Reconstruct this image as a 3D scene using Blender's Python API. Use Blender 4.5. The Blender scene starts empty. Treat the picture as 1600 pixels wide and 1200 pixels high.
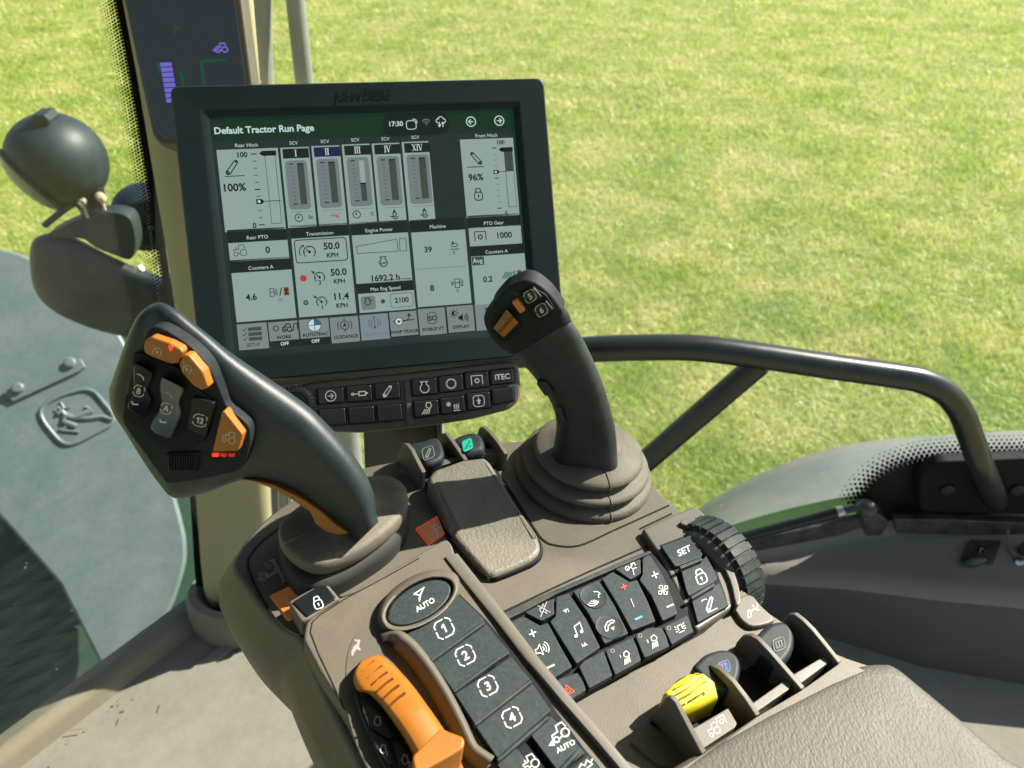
import bpy, bmesh, math, random
import numpy as np
from mathutils import Vector, Matrix

SC = bpy.context.scene
COL = SC.collection
rad = math.radians
V = Vector

# ------------------------------------------------------------------ camera, sky, sun, exposure
CAM = V((0.0, 0.0, 2.65))
PITCH = rad(38.0)
FPX = 1201.0                       # focal length of the 1600 px wide picture
RX = V((1, 0, 0)); UP = V((0, math.sin(PITCH), math.cos(PITCH))); FW = V((0, math.cos(PITCH), -math.sin(PITCH)))
cd = bpy.data.cameras.new("camera"); cam = bpy.data.objects.new("camera", cd); COL.objects.link(cam)
cam.location = CAM; cam.rotation_euler = (rad(90) - PITCH, 0, 0)
cd.sensor_width = 36; cd.lens = 36 * FPX / 1600; cd.clip_start = 0.01; cd.clip_end = 2000
cd.dof.use_dof = True; cd.dof.focus_distance = 0.52; cd.dof.aperture_fstop = 11.0
SC.camera = cam

SUN_AZ, SUN_EL = 62.0, 36.0        # degrees to the right of the view, above the horizon
az, el = rad(SUN_AZ), rad(SUN_EL)
SUN = V((math.sin(az) * math.cos(el), math.cos(az) * math.cos(el), math.sin(el)))
w = bpy.data.worlds.new("World"); SC.world = w; w.use_nodes = True
nt = w.node_tree
sky = nt.nodes.new('ShaderNodeTexSky'); sky.sky_type = 'NISHITA'; sky.sun_disc = False
sky.sun_elevation = el; sky.sun_rotation = az; sky.air_density = 1.0; sky.dust_density = 1.5
bg = nt.nodes['Background']; nt.links.new(sky.outputs[0], bg.inputs[0]); bg.inputs[1].default_value = 0.055
ld = bpy.data.lights.new("sun", 'SUN'); ld.energy = 5.0; ld.angle = rad(0.5); ld.color = (1.0, 0.93, 0.80)
lo = bpy.data.objects.new("sun", ld); COL.objects.link(lo); lo.rotation_euler = SUN.to_track_quat('Z', 'Y').to_euler()
lo.location = (0, 0, 30)
SC.view_settings.view_transform = 'Standard'; SC.view_settings.look = 'None'
SC.view_settings.gamma = 1; SC.view_settings.exposure = 1.5
SC.render.engine = 'CYCLES'
SC.cycles.use_denoising = True
SC.cycles.max_bounces = 8; SC.cycles.transparent_max_bounces = 16
SC.cycles.caustics_reflective = False; SC.cycles.caustics_refractive = False
random.seed(7); np.random.seed(7)

# ------------------------------------------------------------------ geometry helpers
def ray(px): return RX * (px[0] - 800) + UP * (600 - px[1]) + FW * FPX
def proj(p):
    d = p - CAM; f = d.dot(FW)
    return (800 + FPX * d.dot(RX) / f, 600 - FPX * d.dot(UP) / f)
class Pl:
    def __init__(s, o, n): s.o = V(o); s.n = V(n).normalized()
    def hit(s, px):
        d = ray(px); return CAM + d * ((s.o - CAM).dot(s.n) / d.dot(s.n))
    def off(s, h): return Pl(s.o + s.n * h, s.n)
def Y(y): return Pl(CAM + V((0, y, 0)), (0, -1, 0))
def Z(z): return Pl(CAM + V((0, 0, z)), (0, 0, 1))
def crop(x0, y0, s): return lambda *pts: [(x0 + a / s, y0 + b / s) for a, b in pts]

def rnd(pts, r, n=4):
    """round the corners of a 2D polygon"""
    out = []; N = len(pts)
    for i in range(N):
        p = V(pts[i]).to_2d(); a = V(pts[i - 1]).to_2d(); b = V(pts[(i + 1) % N]).to_2d()
        da, db = (a - p), (b - p); k = min(r, da.length * .45, db.length * .45)
        s = p + da.normalized() * k; e = p + db.normalized() * k
        for j in range(n + 1):
            t = j / n; q = s * (1 - t) ** 2 + p * 2 * t * (1 - t) + e * t * t
            out.append((q.x, q.y))
    return out
def spline(pts, n=6, closed=True):
    """Catmull-Rom through points of any dimension"""
    P = [V(p) for p in pts]; N = len(P); out = []
    rng = range(N) if closed else range(N - 1)
    for i in rng:
        if closed: a, b, c, d = P[i - 1], P[i], P[(i + 1) % N], P[(i + 2) % N]
        else: a, b, c, d = P[max(i - 1, 0)], P[i], P[i + 1], P[min(i + 2, N - 1)]
        for j in range(n):
            t = j / n
            out.append(.5 * ((2 * b) + (c - a) * t + (2 * a - 5 * b + 4 * c - d) * t * t + (3 * b - a - 3 * c + d) * t ** 3))
    if not closed: out.append(P[-1].copy())
    return out

class MB:
    def __init__(s): s.v = []; s.f = []; s.m = []
    def add(s, vs, fs, mi=0):
        b = len(s.v); s.v += [V(v) for v in vs]
        for f in fs: s.f.append([b + i for i in f]); s.m.append(mi)
    def build(s, name, mats, parent=None, sharp=38, wn=True, smooth=True):
        o0 = parent_loc(parent)
        me = bpy.data.meshes.new(name)
        me.from_pydata([tuple(v - o0) for v in s.v], [], s.f)
        for m in (mats if isinstance(mats, (list, tuple)) else [mats]): me.materials.append(m)
        me.polygons.foreach_set('material_index', s.m)
        if smooth:
            me.polygons.foreach_set('use_smooth', [True] * len(me.polygons))
            me.set_sharp_from_angle(angle=rad(sharp))
        me.update()
        o = bpy.data.objects.new(name, me); COL.objects.link(o)
        if parent: o.parent = parent
        if smooth and wn:
            md = o.modifiers.new("normals", 'WEIGHTED_NORMAL'); md.keep_sharp = True; md.weight = 80
        return o
def parent_loc(p):
    l = V((0, 0, 0))
    while p: l = l + p.location; p = p.parent
    return l
def thing(name, label, cat, loc, group=None):
    o = bpy.data.objects.new(name, None); COL.objects.link(o); o.location = loc; o.empty_display_size = .02
    o['label'] = label; o['category'] = cat
    if group: o['group'] = group
    return o
def structure(o): o['kind'] = 'structure'; return o

def poly3(mb, P3, n, depth, bev=0.0, seg=3, mi=0):
    """prism: P3 is the top outline in 3D, n its outward normal, depth its thickness"""
    bm = bmesh.new(); vs = [bm.verts.new(p) for p in P3]
    f = bm.faces.new(vs); f.normal_update()
    if f.normal.dot(n) < 0: f.normal_flip()
    top_edges = list(f.edges)
    r = bmesh.ops.extrude_face_region(bm, geom=[f], use_keep_orig=True)
    nv = [g for g in r['geom'] if isinstance(g, bmesh.types.BMVert)]
    for v in nv: v.co -= n * depth
    bmesh.ops.recalc_face_normals(bm, faces=bm.faces)
    if bev > 0:
        bmesh.ops.bevel(bm, geom=[e for e in top_edges if e.is_valid], offset=bev, segments=seg, profile=.5, affect='EDGES', clamp_overlap=True)
    bm.verts.index_update()
    mb.add([v.co.copy() for v in bm.verts], [[v.index for v in f.verts] for f in bm.faces], mi); bm.free()
def slab(mb, px, plane, h0, h1, bev=.0015, seg=3, r=0, mi=0):
    if r: px = rnd(px, r)
    P = plane.off(h1); poly3(mb, [P.hit(p) for p in px], P.n, h1 - h0, bev, seg, mi)
def loft(mb, rings, mi=0, cap=True):
    b = len(mb.v); N = len(rings[0]); vs = [p for r in rings for p in r]; fs = []
    for i in range(len(rings) - 1):
        for j in range(N):
            k = (j + 1) % N
            fs.append([i * N + j, i * N + k, (i + 1) * N + k, (i + 1) * N + j])
    if cap: fs.append(list(range(N))[::-1]); fs.append([(len(rings) - 1) * N + j for j in range(N)])
    mb.add(vs, fs, mi)
def frames(pts):
    T = []
    for i in range(len(pts)):
        a = pts[max(i - 1, 0)]; b = pts[min(i + 1, len(pts) - 1)]; T.append((b - a).normalized())
    u = T[0].orthogonal().normalized(); out = []
    for t in T:
        u = (u - t * u.dot(t)).normalized(); out.append((u, t.cross(u)))
    return out
def tube(mb, pts, r, n=14, mi=0, closed=False, cap=True):
    pts = [V(p) for p in pts]
    if closed:
        pts = pts + pts[:2]; fr = frames(pts); pts = pts[1:-1] + [pts[1]]; fr = fr[1:-1] + [fr[1]]; cap = False
    else: fr = frames(pts)
    rr = r if isinstance(r, (list, tuple)) else [r] * len(pts)
    rings = [[p + (u * math.cos(2 * math.pi * k / n) + v * math.sin(2 * math.pi * k / n)) * q for k in range(n)] for p, (u, v), q in zip(pts, fr, rr)]
    loft(mb, rings, mi, cap)
def lathe(mb, c, axis, prof, n=40, mi=0, sx=1.0, xdir=None, cap=True):
    """prof: (radius, height along the axis); sx squeezes the direction square to xdir"""
    axis = axis.normalized()
    u = (xdir - axis * xdir.dot(axis)).normalized() if xdir else axis.orthogonal().normalized()
    v = axis.cross(u)
    loft(mb, [[c + axis * h + u * (r * math.cos(2 * math.pi * k / n)) + v * (r * sx * math.sin(2 * math.pi * k / n)) for k in range(n)] for r, h in prof], mi, cap)
def box(mb, c, ex, ey, ez, mi=0):
    vs = [c + ex * a + ey * b + ez * d for a in (-1, 1) for b in (-1, 1) for d in (-1, 1)]
    mb.add(vs, [[0, 1, 3, 2], [4, 6, 7, 5], [0, 4, 5, 1], [2, 3, 7, 6], [0, 2, 6, 4], [1, 5, 7, 3]], mi)
def ellipsoid(mb, c, ax, ay, az_, n=28, m=16, mi=0):
    rings = []
    for i in range(1, m):
        t = math.pi * i / m
        rings.append([c + ax * (math.sin(t) * math.cos(2 * math.pi * k / n)) + ay * (math.sin(t) * math.sin(2 * math.pi * k / n)) + az_ * math.cos(t) for k in range(n)])
    loft(mb, rings, mi)
def ribbon(mb, P, wd, n, closed=False, mi=0):
    P = [V(p) for p in P]; N = len(P); L = []; R = []
    if N < 2: return
    for i in range(N):
        a = P[i - 1] if (i > 0 or closed) else None; b = P[(i + 1) % N] if (i < N - 1 or closed) else None
        d1 = (P[i] - a).normalized() if a is not None else None; d2 = (b - P[i]).normalized() if b is not None else None
        if d1 is None: d1 = d2
        if d2 is None: d2 = d1
        s1 = n.cross(d1); s2 = n.cross(d2); m = s1 + s2
        if m.length < 1e-6: m = s1
        m.normalize(); k = min(1.0 / max(m.dot(s1), .35), 2.2)
        L.append(P[i] + m * (wd * .5 * k)); R.append(P[i] - m * (wd * .5 * k))
    rng = range(N) if closed else range(N - 1)
    mb.add(L + R, [[N + i, N + (i + 1) % N, (i + 1) % N, i] for i in rng], mi)

_tc = {}
def text_mesh(s, bold):
    key = (s, bold)
    if key not in _tc:
        c = bpy.data.curves.new("txt", 'FONT'); c.body = s; c.size = 1; c.offset = .026 if bold else 0.0; c.resolution_u = 3
        c.fill_mode = 'FRONT'
        o = bpy.data.objects.new("txt", c); COL.objects.link(o)
        dg = bpy.context.evaluated_depsgraph_get(); me = o.evaluated_get(dg).to_mesh()
        vs = [(v.co.x, v.co.y) for v in me.vertices]; fs = [list(p.vertices) for p in me.polygons]
        o.evaluated_get(dg).to_mesh_clear(); bpy.data.objects.remove(o); bpy.data.curves.remove(c)
        xs = [v[0] for v in vs]; x0, x1 = min(xs), max(xs)
        _tc[key] = ([((x - (x0 + x1) / 2) / .70, (y - .35) / .70) for x, y in vs], fs)
    return _tc[key]

class Fr:
    """a small drawing frame lying on a plane: u right, v up"""
    def __init__(s, o, ex, ey, n, lift=.0003): s.o = o + n * lift; s.ex = ex; s.ey = ey; s.n = n
    def P(s, u, v): return s.o + s.ex * u + s.ey * v
    @classmethod
    def px(cls, plane, o, ex, ey, lift=.0003):
        a = plane.hit(o); return cls(a, plane.hit((o[0] + ex[0], o[1] + ex[1])) - a, plane.hit((o[0] + ey[0], o[1] + ey[1])) - a, plane.n, lift)
def draw(mb, fr, items, wd=.12, mi=0):
    W = wd * (fr.ex.length + fr.ey.length) * .5
    for it in items:
        k = it[0]
        if k == 'l': ribbon(mb, [fr.P(*p) for p in it[1]], W, fr.n, False, mi)
        elif k == 'p': ribbon(mb, [fr.P(*p) for p in it[1]], W, fr.n, True, mi)
        elif k in 'ca':
            u, v, r = it[1:4]; a0, a1 = (0, 360) if k == 'c' else it[4:6]; q = max(8, int(abs(a1 - a0) / 18))
            pts = [fr.P(u + r * math.cos(rad(a0 + (a1 - a0) * j / q)), v + r * math.sin(rad(a0 + (a1 - a0) * j / q))) for j in range(q if k == 'c' else q + 1)]
            ribbon(mb, pts, W, fr.n, k == 'c', mi)
        elif k == 'f': mb.add([fr.P(*p) for p in it[1]], [list(range(len(it[1])))], mi if len(it) < 3 else it[2])
        elif k == 'd':
            u, v, r = it[1:4]; mb.add([fr.P(u + r * math.cos(2 * math.pi * j / 16), v + r * math.sin(2 * math.pi * j / 16)) for j in range(16)], [list(range(16))], mi if len(it) < 5 else it[4])
        elif k == 't':
            s, u, v, h = it[1:5]; vs, fs = text_mesh(s, it[5] if len(it) > 5 else True)
            mb.add([fr.P(u + x * h, v + y * h) for x, y in vs], fs, mi)
def rsq(r=1.0, c=.35, u=0, v=0, asp=1.0):
    return [(u + x * asp, v + y) for x, y in rnd([(-r, -r), (r, -r), (r, r), (-r, r)], c * r * 1.6, 4)]

def super_ring(p, q, k, b, ex, n=32, off=0.0):
    """closed ring through the picture-plane edge points p and q, bulging b along k"""
    c = (p + q) / 2; u = (q - p) / 2; r = []
    for j in range(n):
        a = 2 * math.pi * j / n; ca, sa = math.cos(a), math.sin(a)
        r.append(c + u * (abs(ca) ** (2 / ex) * (1 if ca >= 0 else -1)) + k * (b * abs(sa) ** (2 / ex) * (1 if sa >= 0 else -1) + off))
    return r
# ------------------------------------------------------------------ materials
def lin(h):
    c = [int(h[i:i + 2], 16) / 255 for i in (0, 2, 4)]
    return tuple(x / 12.92 if x <= .04045 else ((x + .055) / 1.055) ** 2.4 for x in c) + (1,)
def mat(name, col, rough=.5, spec=.5, grain=0, gscale=1800, var=.12, vscale=25, dust=0, dcol=(.33, .30, .24, 1), dscale=60, leather=0, lscale=330, lstretch=(1, 1, 1), coat=0, metal=0, rvar=.08, emis=None, scratch=0):
    m = bpy.data.materials.new(name); m.use_nodes = True; t = m.node_tree; N = t.nodes; L = t.links
    b = N['Principled BSDF']; b.inputs['Roughness'].default_value = rough; b.inputs['Specular IOR Level'].default_value = spec
    b.inputs['Metallic'].default_value = metal
    if coat: b.inputs['Coat Weight'].default_value = coat; b.inputs['Coat Roughness'].default_value = .25
    tc = N.new('ShaderNodeTexCoord')
    n1 = N.new('ShaderNodeTexNoise'); n1.inputs['Scale'].default_value = vscale; n1.inputs['Detail'].default_value = 5; n1.inputs['Roughness'].default_value = .6
    L.new(tc.outputs['Object'], n1.inputs['Vector'])
    mx = N.new('ShaderNodeMix'); mx.data_type = 'RGBA'
    mx.inputs[6].default_value = tuple(c * (1 - var) for c in col[:3]) + (1,); mx.inputs[7].default_value = tuple(min(1, c * (1 + var)) for c in col[:3]) + (1,)
    L.new(n1.outputs[0], mx.inputs[0]); out = mx.outputs[2]
    if dust:
        n2 = N.new('ShaderNodeTexNoise'); n2.inputs['Scale'].default_value = dscale; n2.inputs['Detail'].default_value = 8; n2.inputs['Roughness'].default_value = .72
        L.new(tc.outputs['Object'], n2.inputs['Vector'])
        n3 = N.new('ShaderNodeTexNoise'); n3.inputs['Scale'].default_value = dscale * 12; n3.inputs['Detail'].default_value = 3
        L.new(tc.outputs['Object'], n3.inputs['Vector'])
        ad = N.new('ShaderNodeMath'); ad.operation = 'MULTIPLY_ADD'; ad.inputs[1].default_value = .35; L.new(n3.outputs[0], ad.inputs[0]); L.new(n2.outputs[0], ad.inputs[2])
        rp = N.new('ShaderNodeMapRange'); rp.inputs[1].default_value = .56; rp.inputs[2].default_value = .92; rp.inputs[3].default_value = 0; rp.inputs[4].default_value = dust
        L.new(ad.outputs[0], rp.inputs[0])
        m2 = N.new('ShaderNodeMix'); m2.data_type = 'RGBA'; L.new(rp.outputs[0], m2.inputs[0]); L.new(out, m2.inputs[6]); m2.inputs[7].default_value = dcol
        out = m2.outputs[2]
    L.new(out, b.inputs['Base Color'])
    rr = N.new('ShaderNodeMapRange'); rr.inputs[3].default_value = max(.03, rough - rvar); rr.inputs[4].default_value = min(1, rough + rvar)
    L.new(n1.outputs[0], rr.inputs[0]); L.new(rr.outputs[0], b.inputs['Roughness'])
    if leather:
        mp = N.new('ShaderNodeMapping'); mp.inputs['Scale'].default_value = lstretch; L.new(tc.outputs['Object'], mp.inputs['Vector'])
        nw = N.new('ShaderNodeTexNoise'); nw.inputs['Scale'].default_value = lscale * .8; L.new(mp.outputs[0], nw.inputs['Vector'])
        va = N.new('ShaderNodeVectorMath'); va.operation = 'MULTIPLY_ADD'; va.inputs[1].default_value = (.0022,) * 3; L.new(nw.outputs[1], va.inputs[0]); L.new(mp.outputs[0], va.inputs[2])
        vo = N.new('ShaderNodeTexVoronoi'); vo.feature = 'SMOOTH_F1'; vo.inputs['Scale'].default_value = lscale; vo.inputs['Smoothness'].default_value = .6
        L.new(va.outputs[0], vo.inputs['Vector'])
        bp = N.new('ShaderNodeBump'); bp.invert = True; bp.inputs['Strength'].default_value = leather; bp.inputs['Distance'].default_value = .0006
        L.new(vo.outputs['Distance'], bp.inputs['Height']); L.new(bp.outputs[0], b.inputs['Normal'])
    elif grain:
        ng = N.new('ShaderNodeTexNoise'); ng.inputs['Scale'].default_value = gscale; ng.inputs['Detail'].default_value = 2
        L.new(tc.outputs['Object'], ng.inputs['Vector'])
        bp = N.new('ShaderNodeBump'); bp.inputs['Strength'].default_value = grain; bp.inputs['Distance'].default_value = .0004
        L.new(ng.outputs[0], bp.inputs['Height']); L.new(bp.outputs[0], b.inputs['Normal'])
    if emis:
        b.inputs['Emission Color'].default_value = emis[0] + (1,) if len(emis[0]) == 3 else emis[0]; b.inputs['Emission Strength'].default_value = emis[1]
    return m
def glow(name, h, k):
    c = lin(h); return mat(name, (.01, .01, .01, 1), .14, .4, var=0, emis=(c, k))
M = {}
M['beige'] = mat('console_plastic', (.100, .086, .066, 1), .52, .38, grain=.35, gscale=1500, var=.14, dust=.32, dcol=(.17, .15, .11, 1), dscale=40)
M['beige2'] = mat('trim_plastic', (.108, .098, .080, 1), .42, .5, grain=.12, var=.08)
M['gate'] = mat('gate_plastic', (.095, .086, .068, 1), .55, .35, grain=.15, var=.1)
M['boot'] = mat('boot_rubber', (.098, .088, .068, 1), .62, .3, grain=.2, gscale=900, var=.12, dust=.25, dscale=50)
M['darkboot'] = mat('lower_boot_rubber', (.03, .032, .03, 1), .7, .25, grain=.2)
M['key'] = mat('key_rubber', (.012, .025, .031, 1), .55, .24, grain=.15, var=.04, vscale=60, dust=.35, dcol=(.10, .09, .065, 1), dscale=420)
M['keypanel'] = mat('key_panel', (.012, .023, .028, 1), .55, .25, grain=.1, var=.2, dust=.35, dcol=(.15, .13, .09, 1), dscale=45)
M['tread'] = mat('wheel_tread', (.014, .026, .031, 1), .6, .25, grain=.1, var=.2, dust=.3, dcol=(.2, .18, .13, 1), dscale=45)
M['gap'] = mat('dark_gap', (.006, .009, .010, 1), .7, .2)
M['black'] = mat('grip_plastic', (.010, .021, .027, 1), .43, .42, grain=.3, gscale=2400, var=.2, dust=.22, dcol=(.10, .10, .085, 1), dscale=70, rvar=.10)
M['cap'] = mat('lever_cap', (.010, .019, .024, 1), .5, .2, grain=.2, gscale=2200, var=.2, dust=.3, dcol=(.08, .075, .06, 1), dscale=60)
M['dim2'] = mat('dark_grey_print', (.13, .14, .14, 1), .5, .3)  # print in a darker grey than the key symbols
M['face'] = mat('grip_face', (.006, .012, .015, 1), .6, .18, grain=.06, var=.2, dust=.2, dcol=(.1, .09, .07, 1))
M['gloss'] = mat('gloss_black', (.006, .009, .011, 1), .36, .25, var=.1)
M['greybtn'] = mat('grey_rocker', (.10, .115, .115, 1), .4, .5, var=.1)
M['orange'] = mat('orange_plastic', (.31, .108, .008, 1), .45, .5, grain=.1, var=.1, dust=.2, dcol=(.25, .12, .03, 1), dscale=70)
M['badge'] = mat('badge_orange', (.36, .12, .03, 1), .35, .5, var=.15, dust=.2, dcol=(.2, .12, .06, 1), emis=((.40, .13, .03), .07))
M['badgerim'] = mat('badge_rim', (.5, .03, .02, 1), .4, emis=((1, .05, .03), .15))
M['white'] = mat('white_print', (.52, .54, .51, 1), .5, .3, var=.1)
M['dim'] = mat('faded_print', (.30, .29, .27, 1), .5, .3, var=.2)
M['redprint'] = mat('red_print', (.55, .07, .05, 1), .5, .3)
M['blueprint'] = mat('blue_print', (.07, .33, .6, 1), .5, .3)
M['pad'] = mat('pad_leather', (.135, .125, .098, 1), .55, .4, var=.12, leather=.40, lscale=520, dust=.25, dscale=40)
M['padgroove'] = mat('pad_edge', (.16, .15, .125, 1), .5, .4, grain=.2)
M['arm'] = mat('armrest_leather', (.070, .066, .054, 1), .55, .28, var=.06, leather=.36, lscale=700, lstretch=(1.0, .6, 1))
M['yellow'] = mat('yellow_plastic', (.62, .52, .012, 1), .38, .5, var=.08, dust=.2, dcol=(.35, .28, .05, 1), dscale=70)
M['bezel'] = mat('bezel_plastic', (.005, .017, .022, 1), .5, .35, grain=.12, var=.12)
M['shellback'] = mat('monitor_back', (.20, .19, .16, 1), .5, .4, grain=.1)
M['bar'] = mat('bar_plastic', (.15, .128, .105, 1), .45, .45, grain=.12, var=.1)
M['barkey'] = mat('bar_key', (.012, .016, .018, 1), .33, .5, var=.2, dust=.2, dcol=(.06, .055, .045, 1))
M['pillar'] = mat('pillar_plastic', (.34, .315, .185, 1), .6, .3, grain=.15, var=.08, vscale=8, dust=.3, dcol=(.25, .20, .11, 1), dscale=9)
M['collar'] = mat('collar_rubber', (.20, .175, .12, 1), .6, .3, grain=.2, dust=.4, dcol=(.28, .25, .18, 1), dscale=20)
M['rail'] = mat('rail_paint', (.008, .014, .014, 1), .30, .5, grain=.12, gscale=900, var=.3, dust=.25, dcol=(.06, .06, .05, 1), dscale=30)
M['frit'] = mat('frit', (.006, .007, .007, 1), .5, .3)
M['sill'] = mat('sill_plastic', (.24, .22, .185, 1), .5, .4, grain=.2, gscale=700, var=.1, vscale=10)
M['panel'] = mat('shaded_panel_plastic', (.080, .075, .064, 1), .55, .35, grain=.15, gscale=700, var=.15, vscale=6, dust=.15, dcol=(.12, .11, .09, 1), dscale=12)  # darker than the sill: the shade of the trough is put into the colour
M['trim'] = mat('seal_trim', (.025, .03, .032, 1), .4, .5, var=.2, dust=.3, dscale=30)
M['metal'] = mat('steel', (.55, .55, .52, 1), .3, .5, metal=1)
M['bolt'] = mat('dusty_bolt', (.45, .38, .28, 1), .55, .4)
M['fender'] = mat('glare_grey_fender', (.088, .128, .135, 1), .45, .5, grain=.1, gscale=300, var=.05, vscale=4, dust=.14, dcol=(.42, .42, .38, 1), dscale=8)  # black plastic; the glare over it is painted in as grey
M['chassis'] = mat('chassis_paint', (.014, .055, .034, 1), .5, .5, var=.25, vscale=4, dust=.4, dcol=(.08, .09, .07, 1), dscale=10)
M['lamp'] = mat('lamp_housing', (.007, .019, .027, 1), .5, .32, grain=.15, gscale=500, var=.2, dust=.2, dcol=(.06, .07, .065, 1), dscale=14)
M['lens'] = mat('lamp_lens', (.16, .19, .17, 1), .2, .5, var=.2, vscale=15, dust=.3)
M['armcast'] = mat('arm_casting', (.011, .022, .027, 1), .5, .35, grain=.2, gscale=400, var=.2, dust=.3, dcol=(.09, .10, .09, 1), dscale=12)
M['rfender'] = mat('rear_fender_grey', (.13, .15, .15, 1), .4, .5, var=.15, vscale=5, dust=.5, dcol=(.25, .26, .23, 1), dscale=9)
M['green'] = mat('green_paint', (.045, .36, .075, 1), .35, .5, var=.1, coat=.4)
M['post'] = mat('post_paint', (.17, .20, .19, 1), .5, .5, var=.15, dust=.4, dscale=20)
M['roof'] = mat('roof_lining', (.22, .21, .18, 1), .8, .2, grain=.2)
# screens give off light
M['s_bg'] = glow('screen_ground', '34504f', 0.12)
M['s_hdr'] = glow('screen_header', '1a5a40', 0.095)
M['s_pill'] = glow('screen_pill', '1c3d3b', 0.086)
M['s_tile'] = glow('screen_tile', 'b8d2cd', 0.196)
M['s_tile2'] = glow('screen_tile_grey', '9eb2b4', 0.154)
M['s_bar'] = glow('screen_tile_title', '2b403e', 0.095)
M['s_btn'] = glow('screen_button', 'b4c4c6', 0.145)
M['s_btnhi'] = glow('screen_button_lit', 'a9bfc9', 0.162)
M['s_ink'] = glow('screen_ink', '1f2b2d', 0.088)
M['s_mid'] = glow('screen_mid', '5f6f68', 0.141)
M['s_txt'] = glow('screen_text', 'd5eae4', 0.279)
M['s_dimtxt'] = glow('screen_dim_text', '86a59d', 0.176)
M['s_blue'] = glow('screen_blue', '3d87b8', 0.176)
M['s_navy'] = glow('screen_navy', '1e2f5e', 0.176)
M['s_red'] = glow('screen_red', 'e04a2a', 0.211)
M['s_brown'] = glow('screen_brown', '9a6a25', 0.176)
M['s_green'] = glow('screen_green', '1f8a55', 0.176)
M['s_black'] = mat('display_glass', (.006, .008, .009, 1), .10, .5, var=0, emis=(lin('39424a'), .2))  # backlight glow, raised in place of the outside reflection in the glass
M['c_purple'] = glow('corner_purple', '8f86ff', 0.198)
M['c_green'] = glow('corner_green', '1a7a4c', 0.154)
M['c_dim'] = glow('corner_dim', '5a5048', 0.198)
M['led'] = glow('red_led', 'ff2818', .8)
M['teal'] = mat('teal_marker', (.01, .33, .23, 1), .3, .5)
M['bluemark'] = mat('blue_marker', (.02, .06, .28, 1), .3, .5)

def glass_mat(name, dust, tint=(.97, .985, .98, 1), refl=.03, veil=(.75, .76, .68, 1)):
    m = bpy.data.materials.new(name); m.use_nodes = True; t = m.node_tree; N = t.nodes; L = t.links
    N.remove(N['Principled BSDF']); o = N['Material Output']
    tr = N.new('ShaderNodeBsdfTransparent'); tr.inputs[0].default_value = tint
    gl = N.new('ShaderNodeBsdfGlossy'); gl.inputs['Roughness'].default_value = .01
    lw = N.new('ShaderNodeLayerWeight'); lw.inputs[0].default_value = .5
    pw = N.new('ShaderNodeMath'); pw.operation = 'POWER'; pw.inputs[1].default_value = 5; L.new(lw.outputs['Facing'], pw.inputs[0])
    fr = N.new('ShaderNodeMath'); fr.operation = 'MULTIPLY_ADD'; fr.inputs[1].default_value = .8; fr.inputs[2].default_value = refl; L.new(pw.outputs[0], fr.inputs[0])
    a = N.new('ShaderNodeMixShader'); L.new(fr.outputs[0], a.inputs[0]); L.new(tr.outputs[0], a.inputs[1]); L.new(gl.outputs[0], a.inputs[2])
    df = N.new('ShaderNodeBsdfDiffuse'); df.inputs[0].default_value = veil
    tl = N.new('ShaderNodeBsdfTranslucent'); tl.inputs[0].default_value = veil
    d0 = N.new('ShaderNodeMixShader'); d0.inputs[0].default_value = .5; L.new(df.outputs[0], d0.inputs[1]); L.new(tl.outputs[0], d0.inputs[2])
    rf = N.new('ShaderNodeBsdfRefraction'); rf.inputs['IOR'].default_value = 1.25; rf.inputs['Roughness'].default_value = .85; rf.inputs[0].default_value = (.95, .95, .85, 1)
    d = N.new('ShaderNodeMixShader'); d.inputs[0].default_value = .12; L.new(d0.outputs[0], d.inputs[1]); L.new(rf.outputs[0], d.inputs[2])
    tc = N.new('ShaderNodeTexCoord'); no = N.new('ShaderNodeTexNoise'); no.inputs['Scale'].default_value = 5; no.inputs['Detail'].default_value = 6
    L.new(tc.outputs['Object'], no.inputs['Vector'])
    vo = N.new('ShaderNodeTexVoronoi'); vo.inputs['Scale'].default_value = 42; L.new(tc.outputs['Object'], vo.inputs['Vector'])
    sp = N.new('ShaderNodeMapRange'); sp.inputs[1].default_value = .05; sp.inputs[2].default_value = .10; sp.inputs[3].default_value = .35; sp.inputs[4].default_value = 0
    L.new(vo.outputs['Distance'], sp.inputs[0])
    wn = N.new('ShaderNodeMath'); wn.operation = 'GREATER_THAN'; wn.inputs[1].default_value = .86
    sx = N.new('ShaderNodeSeparateColor'); L.new(vo.outputs['Color'], sx.inputs[0]); L.new(sx.outputs[0], wn.inputs[0])
    sm = N.new('ShaderNodeMath'); sm.operation = 'MULTIPLY'; L.new(sp.outputs[0], sm.inputs[0]); L.new(wn.outputs[0], sm.inputs[1])
    mr = N.new('ShaderNodeMapRange'); mr.inputs[1].default_value = .3; mr.inputs[2].default_value = .75; mr.inputs[3].default_value = dust * .5; mr.inputs[4].default_value = dust * 1.5
    L.new(no.outputs[0], mr.inputs[0])
    ad = N.new('ShaderNodeMath'); ad.operation = 'ADD'; L.new(mr.outputs[0], ad.inputs[0]); L.new(sm.outputs[0], ad.inputs[1])
    b = N.new('ShaderNodeMixShader'); L.new(ad.outputs[0], b.inputs[0]); L.new(a.outputs[0], b.inputs[1]); L.new(d.outputs[0], b.inputs[2])
    L.new(b.outputs[0], o.inputs[0]); return m
M['glass'] = glass_mat('side_glass', .032)
M['wglass'] = glass_mat('windshield_glass', .008, refl=.026, veil=(.58, .70, .76, 1))

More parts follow.
